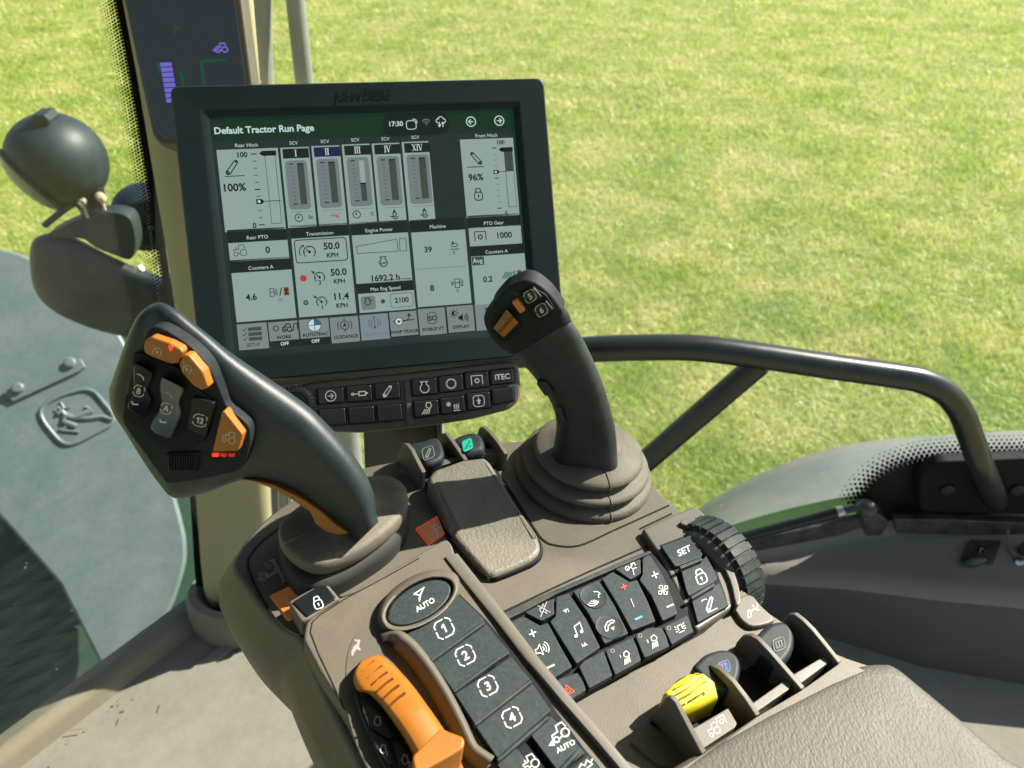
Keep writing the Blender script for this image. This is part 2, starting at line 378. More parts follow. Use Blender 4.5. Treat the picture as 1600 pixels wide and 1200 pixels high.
# ------------------------------------------------------------------ the field
def field_materials():
    g = bpy.data.materials.new("field_soil"); g.use_nodes = True; t = g.node_tree; N = t.nodes; L = t.links
    b = N['Principled BSDF']; b.inputs['Roughness'].default_value = .95; b.inputs['Specular IOR Level'].default_value = .1
    tc = N.new('ShaderNodeTexCoord'); n = N.new('ShaderNodeTexNoise'); n.inputs['Scale'].default_value = 9; n.inputs['Detail'].default_value = 9; n.inputs['Roughness'].default_value = .7
    L.new(tc.outputs['Object'], n.inputs['Vector'])
    r = N.new('ShaderNodeValToRGB'); e = r.color_ramp.elements
    e[0].position = .35; e[0].color = (.15, .19, .04, 1); e[1].position = .68; e[1].color = (.36, .32, .14, 1)
    L.new(n.outputs[0], r.inputs[0]); L.new(r.outputs[0], b.inputs['Base Color'])
    k = bpy.data.materials.new("grass_blades"); k.use_nodes = True; t = k.node_tree; N = t.nodes; L = t.links
    N.remove(N['Principled BSDF']); o = N['Material Output']
    ge = N.new('ShaderNodeNewGeometry'); tc = N.new('ShaderNodeTexCoord')
    mp = N.new('ShaderNodeMapping'); mp.inputs['Rotation'].default_value = (0, 0, .35); mp.inputs['Scale'].default_value = (1.0, 1.25, 1); L.new(tc.outputs['Object'], mp.inputs['Vector'])
    n = N.new('ShaderNodeTexNoise'); n.inputs['Scale'].default_value = 1.6; n.inputs['Detail'].default_value = 7; n.inputs['Roughness'].default_value = .60
    L.new(mp.outputs[0], n.inputs['Vector'])
    ad = N.new('ShaderNodeMath'); ad.operation = 'MULTIPLY_ADD'; ad.inputs[1].default_value = .34
    sb = N.new('ShaderNodeMath'); sb.operation = 'SUBTRACT'; sb.inputs[1].default_value = .17
    L.new(ge.outputs['Random Per Island'], ad.inputs[0]); L.new(n.outputs[0], ad.inputs[2]); L.new(ad.outputs[0], sb.inputs[0])
    r = N.new('ShaderNodeValToRGB'); r.color_ramp.elements[0].position = .33; r.color_ramp.elements[0].color = (.21, .38, .028, 1)
    r.color_ramp.elements[1].position = .70; r.color_ramp.elements[1].color = (.76, .66, .34, 1)
    x = r.color_ramp.elements.new(.46); x.color = (.37, .52, .05, 1)
    x = r.color_ramp.elements.new(.555); x.color = (.49, .56, .12, 1)
    L.new(sb.outputs[0], r.inputs[0])
    d = N.new('ShaderNodeBsdfDiffuse'); tl = N.new('ShaderNodeBsdfTranslucent'); L.new(r.outputs[0], d.inputs[0]); L.new(r.outputs[0], tl.inputs[0])
    mx = N.new('ShaderNodeMixShader'); mx.inputs[0].default_value = .5; L.new(d.outputs[0], mx.inputs[1]); L.new(tl.outputs[0], mx.inputs[2])
    gl = N.new('ShaderNodeBsdfGlossy'); gl.inputs['Roughness'].default_value = .45
    m2 = N.new('ShaderNodeMixShader'); m2.inputs[0].default_value = .05; L.new(mx.outputs[0], m2.inputs[1]); L.new(gl.outputs[0], m2.inputs[2])
    L.new(m2.outputs[0], o.inputs[0])
    return g, k
soil, blades = field_materials()
mb = MB(); mb.add([(-150, -60, 0), (150, -60, 0), (150, 240, 0), (-150, 240, 0)], [[0, 1, 2, 3]])
structure(mb.build("field", soil, smooth=False))

def grass():
    rng = np.random.default_rng(3)
    Nb = 1000000
    y = 1.2 * (17.0 / 1.2) ** rng.random(Nb)                        # denser where it is near
    x = (rng.random(Nb) * 2 - 1) * (y * .82 + 1.4)
    s = np.sin(x * 3.1 + y * 1.7) * np.cos(y * 2.3 - x * 1.1) + np.sin(x * 7.3) * np.cos(y * 8.1) * .6
    tuft = np.clip(.85 + .34 * s + rng.normal(0, .28, Nb), .3, 2.2)
    h = (.026 + .034 * rng.random(Nb)) * tuft
    wd = .0012 + .00042 * y * (0.6 + rng.random(Nb))
    a = rng.random(Nb) * 2 * np.pi; la = rng.random(Nb) * 2 * np.pi; ln = h * (0.3 + 1.1 * rng.random(Nb))
    # a third of the blades lie flat, cut and dry
    flat = rng.random(Nb) < .3; h = np.where(flat, .012 + .012 * rng.random(Nb), h); ln = np.where(flat, .03 + .05 * rng.random(Nb), ln)
    dx, dy = np.cos(a) * wd, np.sin(a) * wd
    v = np.zeros((Nb, 3, 3))
    z0 = np.where(flat, .012, 0)
    v[:, 0] = np.stack([x - dx, y - dy, z0], 1); v[:, 1] = np.stack([x + dx, y + dy, z0], 1)
    v[:, 2] = np.stack([x + np.cos(la) * ln, y + np.sin(la) * ln, h + z0], 1)
    me = bpy.data.meshes.new("grass"); me.vertices.add(Nb * 3); me.vertices.foreach_set('co', v.ravel())
    me.loops.add(Nb * 3); me.loops.foreach_set('vertex_index', np.arange(Nb * 3, dtype=np.int32))
    me.polygons.add(Nb); me.polygons.foreach_set('loop_start', np.arange(0, Nb * 3, 3, dtype=np.int32)); me.polygons.foreach_set('loop_total', np.full(Nb, 3, dtype=np.int32))
    me.update(); me.validate(); me.materials.append(blades)
    o = bpy.data.objects.new("grass", me); COL.objects.link(o); o['kind'] = 'stuff'
    o['label'] = 'short mown meadow grass with dry straw lying in it'; o['category'] = 'grass'
grass()

# ------------------------------------------------------------------ cab: floor, added roof, pillar, glass, side panel
FLOORZ = -1.15
FL = Z(FLOORZ)
def cab_floor():
    mb = MB()
    e0, e1 = FL.hit((322, 962)), FL.hit((20, 1192))
    d = (e0 - e1).normalized(); nrm = V((d.y, -d.x, 0))              # into the cab
    P = [e0 + d * .04, V((.15, .86, 1.5)), V((1.15, .86, 1.5)), V((1.15, -1.2, 1.5)), V((-1.6, -1.2, 1.5)), e1 - d * 1.6]
    poly3(mb, P, V((0, 0, 1)), .05, 0)
    # ridges of the mat run along the sill
    for k in range(24):
        o = e1 - d * .9 + nrm * (.07 + k * .033)
        L_ = min(2.2, (.80 - o.y) / d.y)
        a = o; b = o + d * L_
        vs = [a + V((0, 0, -.004)), a + nrm * .004 + V((0, 0, .005)), a + nrm * .022 + V((0, 0, .005)), a + nrm * .027 + V((0, 0, -.004))]
        vs += [q + d * L_ for q in vs]
        mb.add(vs, [[0, 1, 5, 4], [1, 2, 6, 5], [2, 3, 7, 6], [0, 3, 2, 1], [4, 5, 6, 7]])
    f = mat('floor_mat', (.26, .245, .205, 1), .75, .2, grain=.3, gscale=500, var=.12, vscale=14, dust=.5, dcol=(.16, .14, .10, 1), dscale=9)
    structure(mb.build("floor", f))
    t = thing("floor_sill", "dusty brown sill strip along the floor under the windshield", "sill", (e0 + e1) / 2)
    mb = MB()
    a, b = e1 - d * 1.5, e0 + d * .02
    pr = [(-.03, 0), (-.03, .034), (-.010, .036), (.004, .030), (.010, .020), (.016, 0)]
    loft(mb, [[q + nrm * s + V((0, 0, h)) for s, h in pr] for q in (a, b)])
    mb.build("sill_strip", M['collar'], t)
    mb = MB()                                                       # crumbs of soil in the corner
    for k in range(34):
        p = e1 + d * random.uniform(-.1, .33) + nrm * (.032 + abs(random.gauss(0, .012))) + V((0, 0, .004))
        r = random.uniform(.0006, .0019)
        ellipsoid(mb, p, V((r, 0, 0)), V((0, r * random.uniform(.6, 1.3), 0)), V((0, 0, r * .7)), 6, 4)
    for k in range(6):                                             # bits of straw carried in on boots
        p = e1 + d * random.uniform(-.25, .38) + nrm * random.uniform(.03, .30) + V((0, 0, .0085)); q = rad(random.uniform(0, 360))
        tube(mb, [p, p + V((math.cos(q), math.sin(q), .04)) * random.uniform(.006, .02)], random.uniform(.0004, .0009), 5)
    o = mb.build("dirt_crumbs", mat('dry_soil', (.28, .22, .14, 1), .9, .1), None, wn=False); o['kind'] = 'stuff'
    o['label'] = 'dry crumbs of soil and straw lying on the cab floor by the sill'; o['category'] = 'dirt'
    return e0, e1, d, nrm
E0, E1, SD, SN = cab_floor()

t = thing("unseen_cab_roof", "unseen pale cab roof added to darken the shadows on the console", "roof", CAM + V((-.3, -.1, .5)))
mb = MB()  # unseen roof, added so that less sky light reaches the cab
poly3(mb, [CAM + V(p) for p in ((-1.35, -1.3, .50), (.66, -1.3, .50), (.66, .93, .50), (-1.35, .93, .50))], V((0, 0, -1)), .12, .03)
mb.build("roof_panel", M['roof'], t)

def front_pillar():
    yy = lambda py: .93 - .117 * (py / 950)
    L_ = [(150, -260), (192, 0), (215, 120), (245, 300), (262, 400), (285, 560), (306, 770), (314, 880), (322, 950)]
    R_ = [(360, -260), (395, 0), (405, 120), (411, 300), (415, 500), (420, 700), (423, 780), (428, 880), (440, 965)]
    rings = []
    for a, b in zip(L_, R_):
        p, q = Y(yy(a[1])).hit(a), Y(yy(a[1])).hit(b); c = (p + q) / 2; u = (q - p) / 2; k = (CAM - c).normalized()
        rg = []
        for j in range(25):
            an = math.pi * j / 24
            ca, sa = math.cos(an), math.sin(an)
            rg.append(c - u * (abs(ca) ** .6 * (1 if ca > 0 else -1)) + k * (.055 * sa ** .7))
        rg += [q - k * .02, p - k * .02]
        rings.append(rg)
    t = thing("corner_post", "pale beige corner post of the cab behind the large monitor", "post", FL.hit((370, 985)))
    mb = MB(); loft(mb, rings); mb.build("post_cover", M['pillar'], t)
    # darker rubber collar round the foot, as in a rounded boot
    c = FL.hit((372, 1000)) + V((0, .05, 0)); mb = MB()
    lathe(mb, c, V((0, 0, 1)), [(.092, -.01), (.092, .03), (.088, .06), (.080, .075), (.066, .078), (.05, .05)], 40, 0, .75, V((1, 0, 0)), False)
    mb.build("collar", M['collar'], t)
    mb = MB()                                                       # slim gasket strips beside the post
    for x0, x1 in ((424, 430), (433, 446), (449, 452)):
        pl = Y(.86); poly3(mb, [pl.hit(p) for p in ((x0, 690), (x1, 690), (x1 + 6, 900), (x0 + 6, 900))], pl.n, .01, .001)
    mb.build("gasket", M['post'], t)
front_pillar()

# windshield on the left of the post
A_, T_ = E0 + V((0, 0, .045)), Y(.93).hit((192, 0))
WN = (T_ - A_).cross(E1 - E0).normalized()
if WN.dot(CAM - A_) < 0: WN = -WN
WS = Pl(A_, WN)
def windshield():
    t = thing("windshield", "dusty windshield pane left of the beige corner post", "window", A_)
    b = (T_ - A_); a = -SD
    mb = MB(); poly3(mb, [A_ - SN * .005, A_ + b * 1.5 - a * .0, A_ + b * 1.5 + a * 1.7, A_ + a * 1.7], WS.n, .005, 0)
    mb.build("pane", M['wglass'], t, smooth=False)
    pl = WS.off(.0006); mb = MB()
    edge = [(170, -120), (192, 0), (215, 120), (245, 300), (264, 420), (288, 580), (308, 770), (316, 890), (324, 960)]
    edge = [tuple(p) for p in spline([V(p) for p in edge], 5, False)]
    inner = [(x - 12, y) for x, y in edge]
    n = len(edge); vs = [pl.hit(p) for p in edge] + [pl.hit(p) for p in inner]
    mb.add(vs, [[i, i + 1, n + i + 1, n + i] for i in range(n - 1)])
    # dots that shrink away from the band
    L_ = [V(p) for p in inner if p[1] < 640]; acc = 0; step = 5.4; k = 0; pos = 0
    for i in range(len(L_) - 1):
        seg = (L_[i + 1] - L_[i]).length
        while pos < acc + seg:
            q = L_[i].lerp(L_[i + 1], (pos - acc) / seg)
            for j in range(6):
                r = 2.75 - .40 * j
                c = (q.x - 1.8 - j * 4.5, q.y + (step / 2 if j % 2 else 0))
                mb.add([pl.hit((c[0] + r * math.cos(x * math.pi / 3), c[1] + r * math.sin(x * math.pi / 3))) for x in range(6)], [list(range(6))])
            pos += step
        acc += seg
    mb.build("frit_band", M['frit'], t, smooth=False)
windshield()

WY = .90                                                           # the side window stands here
def side_window():
    t = thing("side_window", "large clear side window looking out on the meadow", "window", CAM + V((.5, WY, -.97)))
    pl = Y(WY)
    mb = MB(); poly3(mb, [CAM + V(p) for p in ((-.30, WY, -1.16), (1.5, WY, -1.16), (1.5, WY, .49), (-.30, WY, .49))], V((0, -1, 0)), .005, 0)
    mb.build("pane", M['glass'], t, smooth=False)
    pl = Y(WY - .0006 - .0002); mb = MB()
    top = [(1338, 792), (1352, 768), (1376, 745), (1405, 730), (1440, 721), (1485, 716), (1540, 713), (1600, 711), (1650, 700), (1710, 660), (1780, 590), (1880, 480), (1990, 380)]  # out of view to the right the band rises, added to shade the sill
    topS = [tuple(p) for p in spline([V(p) for p in top], 6, False)]
    bot = [(x, 870) for x, y in topS]; n = len(topS)
    mb.add([pl.hit(p) for p in topS] + [pl.hit(p) for p in bot], [[i, n + i, n + i + 1, i + 1] for i in range(n - 1)])
    acc = 0; pos = 0; step = 8.0; L_ = [V(p) for p in topS]
    for i in range(len(L_) - 1):
        seg = (L_[i + 1] - L_[i]).length; d = (L_[i + 1] - L_[i]).normalized(); nn = V((d.y, -d.x))
        while pos < acc + seg:
            q = L_[i].lerp(L_[i + 1], (pos - acc) / seg)
            for j in range(6):
                r = 4.4 - .66 * j
                c = q + nn * (2.0 + j * 5.8) + d * (step / 2 if j % 2 else 0)
                mb.add([pl.hit((c.x + r * math.cos(x * math.pi / 3 + .5), c.y + r * math.sin(x * math.pi / 3 + .5))) for x in range(6)], [list(range(6))])
            pos += step
        acc += seg
    mb.build("frit_band", M['frit'], t, smooth=False)
side_window()

def side_panel():
    t = thing("side_panel", "moulded cab side panel with shade painted into its lower face, pale sill", "panel", CAM + V((.55, .7, -1.15)))
    # profile rows traced left to right: window foot, sill, rounded ridge, long face sloping down to the floor
    xs = [-.30, 0.18, 0.30, .36, .44, .55, .68, .85, 1.1, 1.4]
    def row(f): return [CAM + V(f(x)) for x in xs]
    rows = []
    zs = lambda x: float(np.interp(x, xs, (-1.125, -1.12, -1.10, -1.088, -1.074, -1.035, -1.008, -.996, -.992, -.990)))   # sill height
    yr = lambda x: float(np.interp(x, xs, (.888, .885, .872, .856, .838, .798, .755, .725, .70, .68)))
    rows.append(row(lambda x: (x, WY - .012, zs(x) + .026)))
    rows.append(row(lambda x: (x, WY - .022, zs(x) + .008)))
    rows.append(row(lambda x: (x, WY - .032, zs(x))))
    rows.append(row(lambda x: (x, min(yr(x) + .035, WY - .034), zs(x) + .002)))
    for k in range(7):
        an = math.pi / 2 * k / 6
        rows.append(row(lambda x: (x, yr(x) + .02 - .035 * math.sin(an), zs(x) - .022 + .026 * math.cos(an))))
    sill_rows = len(rows)
    for k in range(1, 9):
        s = k / 8
        rows.append(row(lambda x: (x, yr(x) - .017 - .05 * s - .16 * s ** 2.2, zs(x) - .024 - .40 * s)))
    n = len(xs)
    mb = MB()
    R1 = rows[:sill_rows - 2]
    mb.add([p for r in R1 for p in r], [[i * n + j, i * n + j + 1, (i + 1) * n + j + 1, (i + 1) * n + j] for i in range(len(R1) - 1) for j in range(n - 1)])
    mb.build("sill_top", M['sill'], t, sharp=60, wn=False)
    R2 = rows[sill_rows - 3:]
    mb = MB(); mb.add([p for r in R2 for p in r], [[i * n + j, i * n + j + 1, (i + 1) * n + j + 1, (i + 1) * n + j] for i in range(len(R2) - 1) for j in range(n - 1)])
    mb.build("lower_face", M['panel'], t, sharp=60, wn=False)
    # dark trim strips at the foot of the glass
    pl = Y(WY - .036)
    for nm, q in (("trim_strip", [(1130, 852), (1340, 812), (1368, 808), (1350, 824), (1310, 838), (1130, 872)]), ("trim_strip", [(1398, 812), (1480, 812), (1640, 820), (1640, 838), (1480, 836), (1402, 834)])):
        mb = MB(); poly3(mb, [pl.hit(p) for p in q], pl.n, .012, .002); mb.build(nm, M['trim'], t)
side_panel()

def rail():
    pl = Y(.80)
    t = thing("grab_rail", "bent black steel grab rail crossing the side window", "rail", pl.hit((1550, 760)))
    pth = spline([Y(.86).hit((425, 592)), Y(.82).hit((560, 580))] + [pl.hit(p) for p in [(700, 566), (800, 556), (925, 546), (1010, 543), (1090, 544), (1180, 555), (1300, 573), (1400, 587), (1440, 595), (1475, 612), (1500, 641), (1516, 680), (1532, 725)]] + [Y(.83).hit((1546, 758)), Y(.872).hit((1556, 782))], 8, False)
    mb = MB(); tube(mb, pth, .0172, 18); mb.build("rail_tube", M['rail'], t)
    mb = MB(); tube(mb, [pl.hit(p) - V((0, -.004, 0)) for p in ((1188, 570), (1000, 732), (945, 780), (852, 862))], .0165, 16); mb.build("brace", M['rail'], t)
    p2 = Y(WY - .03)
    mb = MB(); poly3(mb, [p2.hit(p) for p in rnd([(1436, 800), (1438, 742), (1470, 722), (1640, 716), (1640, 806)], 14)], p2.n, .02, .004); mb.build("base_plate", M['gap'], t)
    for c in ((1480, 764), (1588, 764)):
        mb = MB(); lathe(mb, p2.hit(c), p2.n, [(.012, -.003), (.012, .004), (.009, .006), (.004, .006)], 6); mb.build("bolt", M['lamp'], t)
rail()

def strut():
    pl = Y(.86)
    t = thing("gas_strut", "black gas strut with ball end lying along the window foot", "strut", pl.hit((1350, 800)))
    mb = MB(); tube(mb, [pl.hit(p) for p in ((1080, 852), (1150, 842), (1310, 800))], .0093, 16); mb.build("cylinder", M['rail'], t)
    mb = MB(); tube(mb, [pl.hit(p) for p in ((1308, 800.5), (1318, 798), (1320, 797))], [.0098, .0085, .007], 16); mb.build("end_ring", M['metal'], t)
    mb = MB(); tube(mb, [pl.hit(p) for p in ((1318, 797.5), (1345, 792))], .006, 12)
    ellipsoid(mb, pl.hit((1355, 794)), V((.016, 0, 0)), V((0, .016, 0)), V((0, 0, .014)), 18, 12); mb.build("ball_joint", M['trim'], t)
    mb = MB(); p2 = Y(.855); poly3(mb, [p2.hit(p) for p in rnd([(1347, 800), (1366, 800), (1385, 812), (1388, 822), (1376, 838), (1352, 838)], 4)], p2.n, .03, .003); mb.build("bracket", M['trim'], t)
strut()

def socket():
    pl = Z(-.999)
    t = thing("socket_cover", "grey square socket cover with a small flap on the sill", "socket", pl.hit((1535, 860)))
    c = crop(1200, 760, 2.727)
    mb = MB(); slab(mb, c((862, 226), (995, 230), (962, 326), (826, 308)), pl, -.004, .004, .0012, r=2); mb.build("plate", M['trim'], t)
    mb = MB(); slab(mb, c((898, 252), (925, 254), (918, 284), (892, 280)), pl, .004, .0052, .0004); mb.build("socket_hole", M['gap'], t)
    mb = MB()
    slab(mb, c((905, 260), (920, 262), (918, 268), (910, 267), (906, 282), (900, 281)), pl, .0052, .006, .0002); mb.build("usb_mark", M['dim'], t)
    mb = MB(); ellipsoid(mb, pl.hit(c((878, 325))[0]) + V((0, 0, .003)), V((.022, .004, 0)), V((0, .008, .002)), V((0, 0, .006)), 14, 8); mb.build("flap", M['trim'], t)
    t = thing("retaining_cord", "thin grey cord looped over a small chrome stud on the sill", "cord", pl.hit((1590, 878)))
    up = V((0, 0, 1))
    pts = [pl.hit(q) + up * h for q, h in zip(c((1060, 318), (1020, 262), (1012, 200), (1050, 168), (1090, 172), (1120, 210)), (.004, .008, .012, .016, .014, .006))]
    mb = MB(); tube(mb, spline(pts, 6, False), .0022, 8); mb.build("loop", M['post'], t)
    mb = MB(); lathe(mb, pl.hit(c((1068, 325))[0]), up, [(.009, -.002), (.009, .003), (.006, .007), (.002, .008)], 18); mb.build("stud", M['metal'], t)
    mb = MB(); lathe(mb, pl.hit(c((1096, 285))[0]), up, [(.012, -.002), (.012, .016), (.009, .022), (.003, .023)], 18); mb.build("knob", M['trim'], t)
socket()

# ------------------------------------------------------------------ outside the glass
def rear_fender():
    t = thing("rear_fender", "grey topped green rear fender beyond the side window", "fender", Y(1.3).hit((1350, 830)))
    top = [(1010, 862), (1070, 812), (1120, 776), (1200, 735), (1300, 700), (1400, 685), (1500, 678), (1600, 672), (1750, 668)]
    mid = [(1040, 872), (1100, 838), (1160, 815), (1240, 793), (1320, 776), (1420, 760), (1520, 750), (1620, 742), (1760, 738)]
    low = [(1060, 885), (1120, 858), (1180, 842), (1250, 826), (1330, 812), (1430, 800), (1530, 792), (1630, 786), (1770, 780)]
    def rows(seq): return [[tuple(q) for q in spline([V(p) for p in r], 5, False)] for r in seq]
    a, b, c = rows((top, mid, low)); n = len(a)
    R = []
    for k in range(6):                                              # over the crest, away from the cab
        s = k / 5; R.append([Y(1.62 - .20 * s).hit(p) + V((0, .0, -.05 * (1 - s) ** 2)) for p in a])
    R = [[p + V((0, .15, -.45)) for p in R[-1]]] + [R[-1]]
    for k in range(1, 7):
        s = k / 6; R.append([Y(1.42 - .22 * s).hit((p[0] + (q[0] - p[0]) * s, p[1] + (q[1] - p[1]) * s)) for p, q in zip(a, b)])
    mb = MB(); mb.add([p for r in R for p in r], [[i * n + j, (i + 1) * n + j, (i + 1) * n + j + 1, i * n + j + 1] for i in range(len(R) - 1) for j in range(n - 1)])
    mb.build("dusty_top", M['rfender'], t, sharp=70, wn=False)
    R = [[Y(1.2 - .02 * s).hit((p[0] + (q[0] - p[0]) * s, p[1] + (q[1] - p[1]) * s)) for p, q in zip(b, c)] for s in (0, .5, 1)]
    R.append([p + V((0, .0, -.5)) for p in R[-1]])
    mb = MB(); mb.add([p for r in R for p in r], [[i * n + j, (i + 1) * n + j, (i + 1) * n + j + 1, i * n + j + 1] for i in range(len(R) - 1) for j in range(n - 1)])
    mb.build("painted_skirt", M['green'], t, sharp=70, wn=False)
rear_fender()

FP = Pl(Y(1.75).hit((140, 620)), V((.30, -.62, .72)))
def front_fender():
    t = thing("front_fender", "black front fender with glare painted in as grey, embossed deer badge", "fender", FP.hit((140, 620)))
    out = [(-260, 400), (-120, 385), (0, 388), (60, 410), (100, 440), (150, 480), (192, 530), (230, 620), (262, 735), (284, 815), (290, 850), (287, 890), (262, 960), (215, 1015), (166, 1058), (93, 913), (0, 809), (-260, 500)]
    P = [tuple(p) for p in spline([V(p) for p in out[:15]], 5, False)] + out[15:]
    mb = MB(); slab(mb, P, FP, -.03, 0, .012, 4); mb.build("fender_panel", M['fender'], t)
    c = crop(0, 560, 6.0)
    mb = MB(); slab(mb, c((20, 315), (640, 20), (760, 5), (800, 80), (740, 120), (120, 405)), FP, -.002, .012, .003, r=3); st = mb.build("strap", M['fender'], t)
    for q in c((180, 285), (665, 50)):
        mb = MB(); lathe(mb, FP.hit(q), FP.n, [(.016, .008), (.016, .019), (.012, .023), (.004, .024)], 24); mb.build("bolt", M['fender'], st)
    # raised badge: bowed shield outline with a leaping deer in low relief
    sh = c((385, 500), (530, 370), (820, 295), (960, 400), (1065, 580), (900, 700), (640, 805), (480, 680))
    mb = MB(); pts = [FP.hit((p.x, p.y)) + FP.n * .002 for p in spline([V(p) for p in sh], 8)]
    tube(mb, pts, .0055, 8, closed=True)
    def rel(p, r): tube(mb, [FP.hit(q) + FP.n * .001 for q in c(*p)], r, 8)
    rel([(620, 540), (700, 560), (790, 520), (860, 490)], .010); rel([(700, 560), (850, 560), (960, 545), (1050, 575)], .007)
    rel([(620, 540), (600, 590), (650, 610), (720, 640)], .009); rel([(650, 610), (600, 660), (560, 670)], .005); rel([(580, 675), (740, 690)], .005)
    rel([(620, 540), (590, 500), (545, 520)], .008); rel([(590, 495), (540, 455)], .004); rel([(600, 470), (570, 415), (600, 430)], .004); rel([(620, 470), (660, 455)], .004)
    rel([(800, 520), (840, 470), (800, 455)], .005); rel([(530, 490), (515, 480)], .004)
    mb.build("deer_badge", M['fender'], t)
    # guessed dark tractor body below and behind the fender
    t = thing("chassis_side", "guessed dark green tractor flank under the front fender", "tractor", FP.off(-.22).hit((150, 900)))
    mb = MB(); slab(mb, [(-260, 430), (120, 470), (200, 445), (330, 470), (345, 990), (200, 1140), (-260, 1400)], FP.off(-.22), -.05, 0, .01, r=20)
    mb.build("flank_panel", M['chassis'], t)
    mb = MB()
    for k in range(9):
        slab(mb, [(-60 - k * 2, 900 + k * 33), (210 - k * 22, 850 + k * 33), (210 - k * 22, 866 + k * 33), (-60 - k * 2, 916 + k * 33)], FP.off(-.22), 0, .012, .004)
    mb.build("reflection_rib", M['chassis'], t)  # ribs made up to imitate the floor stripes mirrored in the glass
front_fender()

LP = Y(1.38)
def work_lamps():
    px_m = lambda c, d: (LP.hit((c[0] + d, c[1])) - LP.hit(c)).length
    # lamp on the outer end
    c = (90, 252); t = thing("work_lamp", "round black work lamp standing up on the outer arm end", "lamp", LP.hit((146, 335)), "work lamps outside the windshield")
    o = LP.hit(c); r = px_m(c, 78)
    ax = (RX * -.70 + UP * -.69 - FW * .12).normalized()            # the lens looks this way
    prof = [(math.sin(x), -math.cos(x)) for x in [0.02 + k * .135 for k in range(17)]]
    prof += [(.80, .60), (.84, .605), (.84, .66), (.80, .69)]
    mb = MB(); lathe(mb, o, ax, [(q * r, h * r * .93) for q, h in prof], 44, 0, .90, FW); mb.build("lamp_shell", M['lamp'], t, sharp=50)
    prof = [(.80, .68), (.70, .79), (.48, .89), (.22, .94), (.001, .95)]
    mb = MB(); lathe(mb, o, ax, [(q * r, h * r * .93) for q, h in prof], 44, 0, .90, FW); mb.build("lens", M['lens'], t)
    mb = MB(); slab(mb, [(46, 200), (48, 181), (68, 180), (76, 190), (74, 202)], Y(1.36), -.02, .02, .006); mb.build("top_cap", M['lamp'], t)
    pts = [LP.hit(p) for p in ((135, 292), (141, 312), (147, 335))]
    mb = MB(); tube(mb, pts, [.022, .020, .024], 12)
    for k in range(5):
        x = 136 + k * 5; slab(mb, [(x, 296), (x + 2.4, 296), (x + 4.4, 328), (x + 2, 328)], Y(1.355), -.01, .003, .001)
    mb.build("neck", M['lamp'], t)
    for a, b in (((127, 312), (137, 340)), ((157, 308), (164, 328))):
        mb = MB(); pl = Y(1.34); tube(mb, [pl.hit(a), pl.hit(b)], .003, 8); lathe(mb, pl.hit(a), V((0, -.5, .8)), [(.008, -.008), (.008, .006), (.003, .008)], 8); mb.build("bolt", M['bolt'], t)
    # second lamp nearer the post
    t = thing("work_lamp", "second black work lamp half hidden behind the dotted glass edge", "lamp", Y(1.5).hit((240, 380)), "work lamps outside the windshield")
    o = Y(1.5).hit((232, 342)); r = .075; ax = V((.45, -.75, -.35)).normalized()
    prof = [(0.001, -1.06), (.22, -1.03), (.45, -.93), (.66, -.78), (.84, -.56), (.95, -.30), (1.0, -.05), (1.0, .25), (.96, .30)]
    mb = MB(); lathe(mb, o, ax, [(a * r, h * r) for a, h in prof], 40); mb.build("lamp_shell", M['lamp'], t)
    mb = MB(); lathe(mb, o, ax, [(.95 * r, .28 * r), (.7 * r, .34 * r), (.001, .36 * r)], 40); mb.build("lens", M['lamp'], t)
    mb = MB(); slab(mb, rnd([(205, 352), (262, 360), (262, 386), (216, 386)], 8), Y(1.46), -.03, 0, .008); mb.build("neck", M['lamp'], t)
    # cast arm carrying both
    t = thing("lamp_arm", "thick grey cast arm carrying the round work lamps", "arm", LP.hit((250, 470)))
    sec = [((47, 388), (46, 404), .02, 2.2), ((53, 374), (50, 440), .05, 2.4), ((68, 366), (62, 466), .06, 2.6), ((92, 364), (86, 487), .065, 2.8), ((124, 374), (118, 503), .065, 2.8), ((160, 393), (154, 516), .065, 2.8), ((200, 412), (196, 526), .062, 2.8), ((240, 428), (238, 533), .06, 2.8), ((290, 442), (290, 540), .06, 2.8), ((360, 455), (360, 548), .055, 2.8), ((430, 466), (430, 556), .05, 2.8)]
    dat = spline([V((p[0], p[1], q[0], q[1], d, e)) for p, q, d, e in sec], 4, False)
    mb = MB(); loft(mb, [super_ring(LP.hit((x[0], x[1])), LP.hit((x[2], x[3])), (CAM - LP.hit((x[0], x[1]))).normalized(), x[4], x[5], 32) for x in dat]); mb.build("arm_body", M['armcast'], t, sharp=75, wn=False)
    top = [(70, 371), (98, 354), (130, 342), (165, 332), (200, 339), (210, 366), (211, 388), (203, 406), (180, 400), (150, 388), (128, 374), (98, 373)]
    mb = MB(); slab(mb, [tuple(p) for p in spline([V(p) for p in top], 3)], LP, 0, .035, .012, 4); mb.build("top_cover", M['armcast'], t)
    mb = MB(); tube(mb, spline([Y(1.33).hit(p) for p in ((70, 352), (100, 328), (118, 318), (128, 326))], 6, False), .006, 10); mb.build("cable", M['lamp'], t)
    mb = MB(); slab(mb, [(205, 425), (216, 417), (224, 424), (212, 431)], Y(1.34), 0, .012, .003); mb.build("clip", M['metal'], t)
work_lamps()

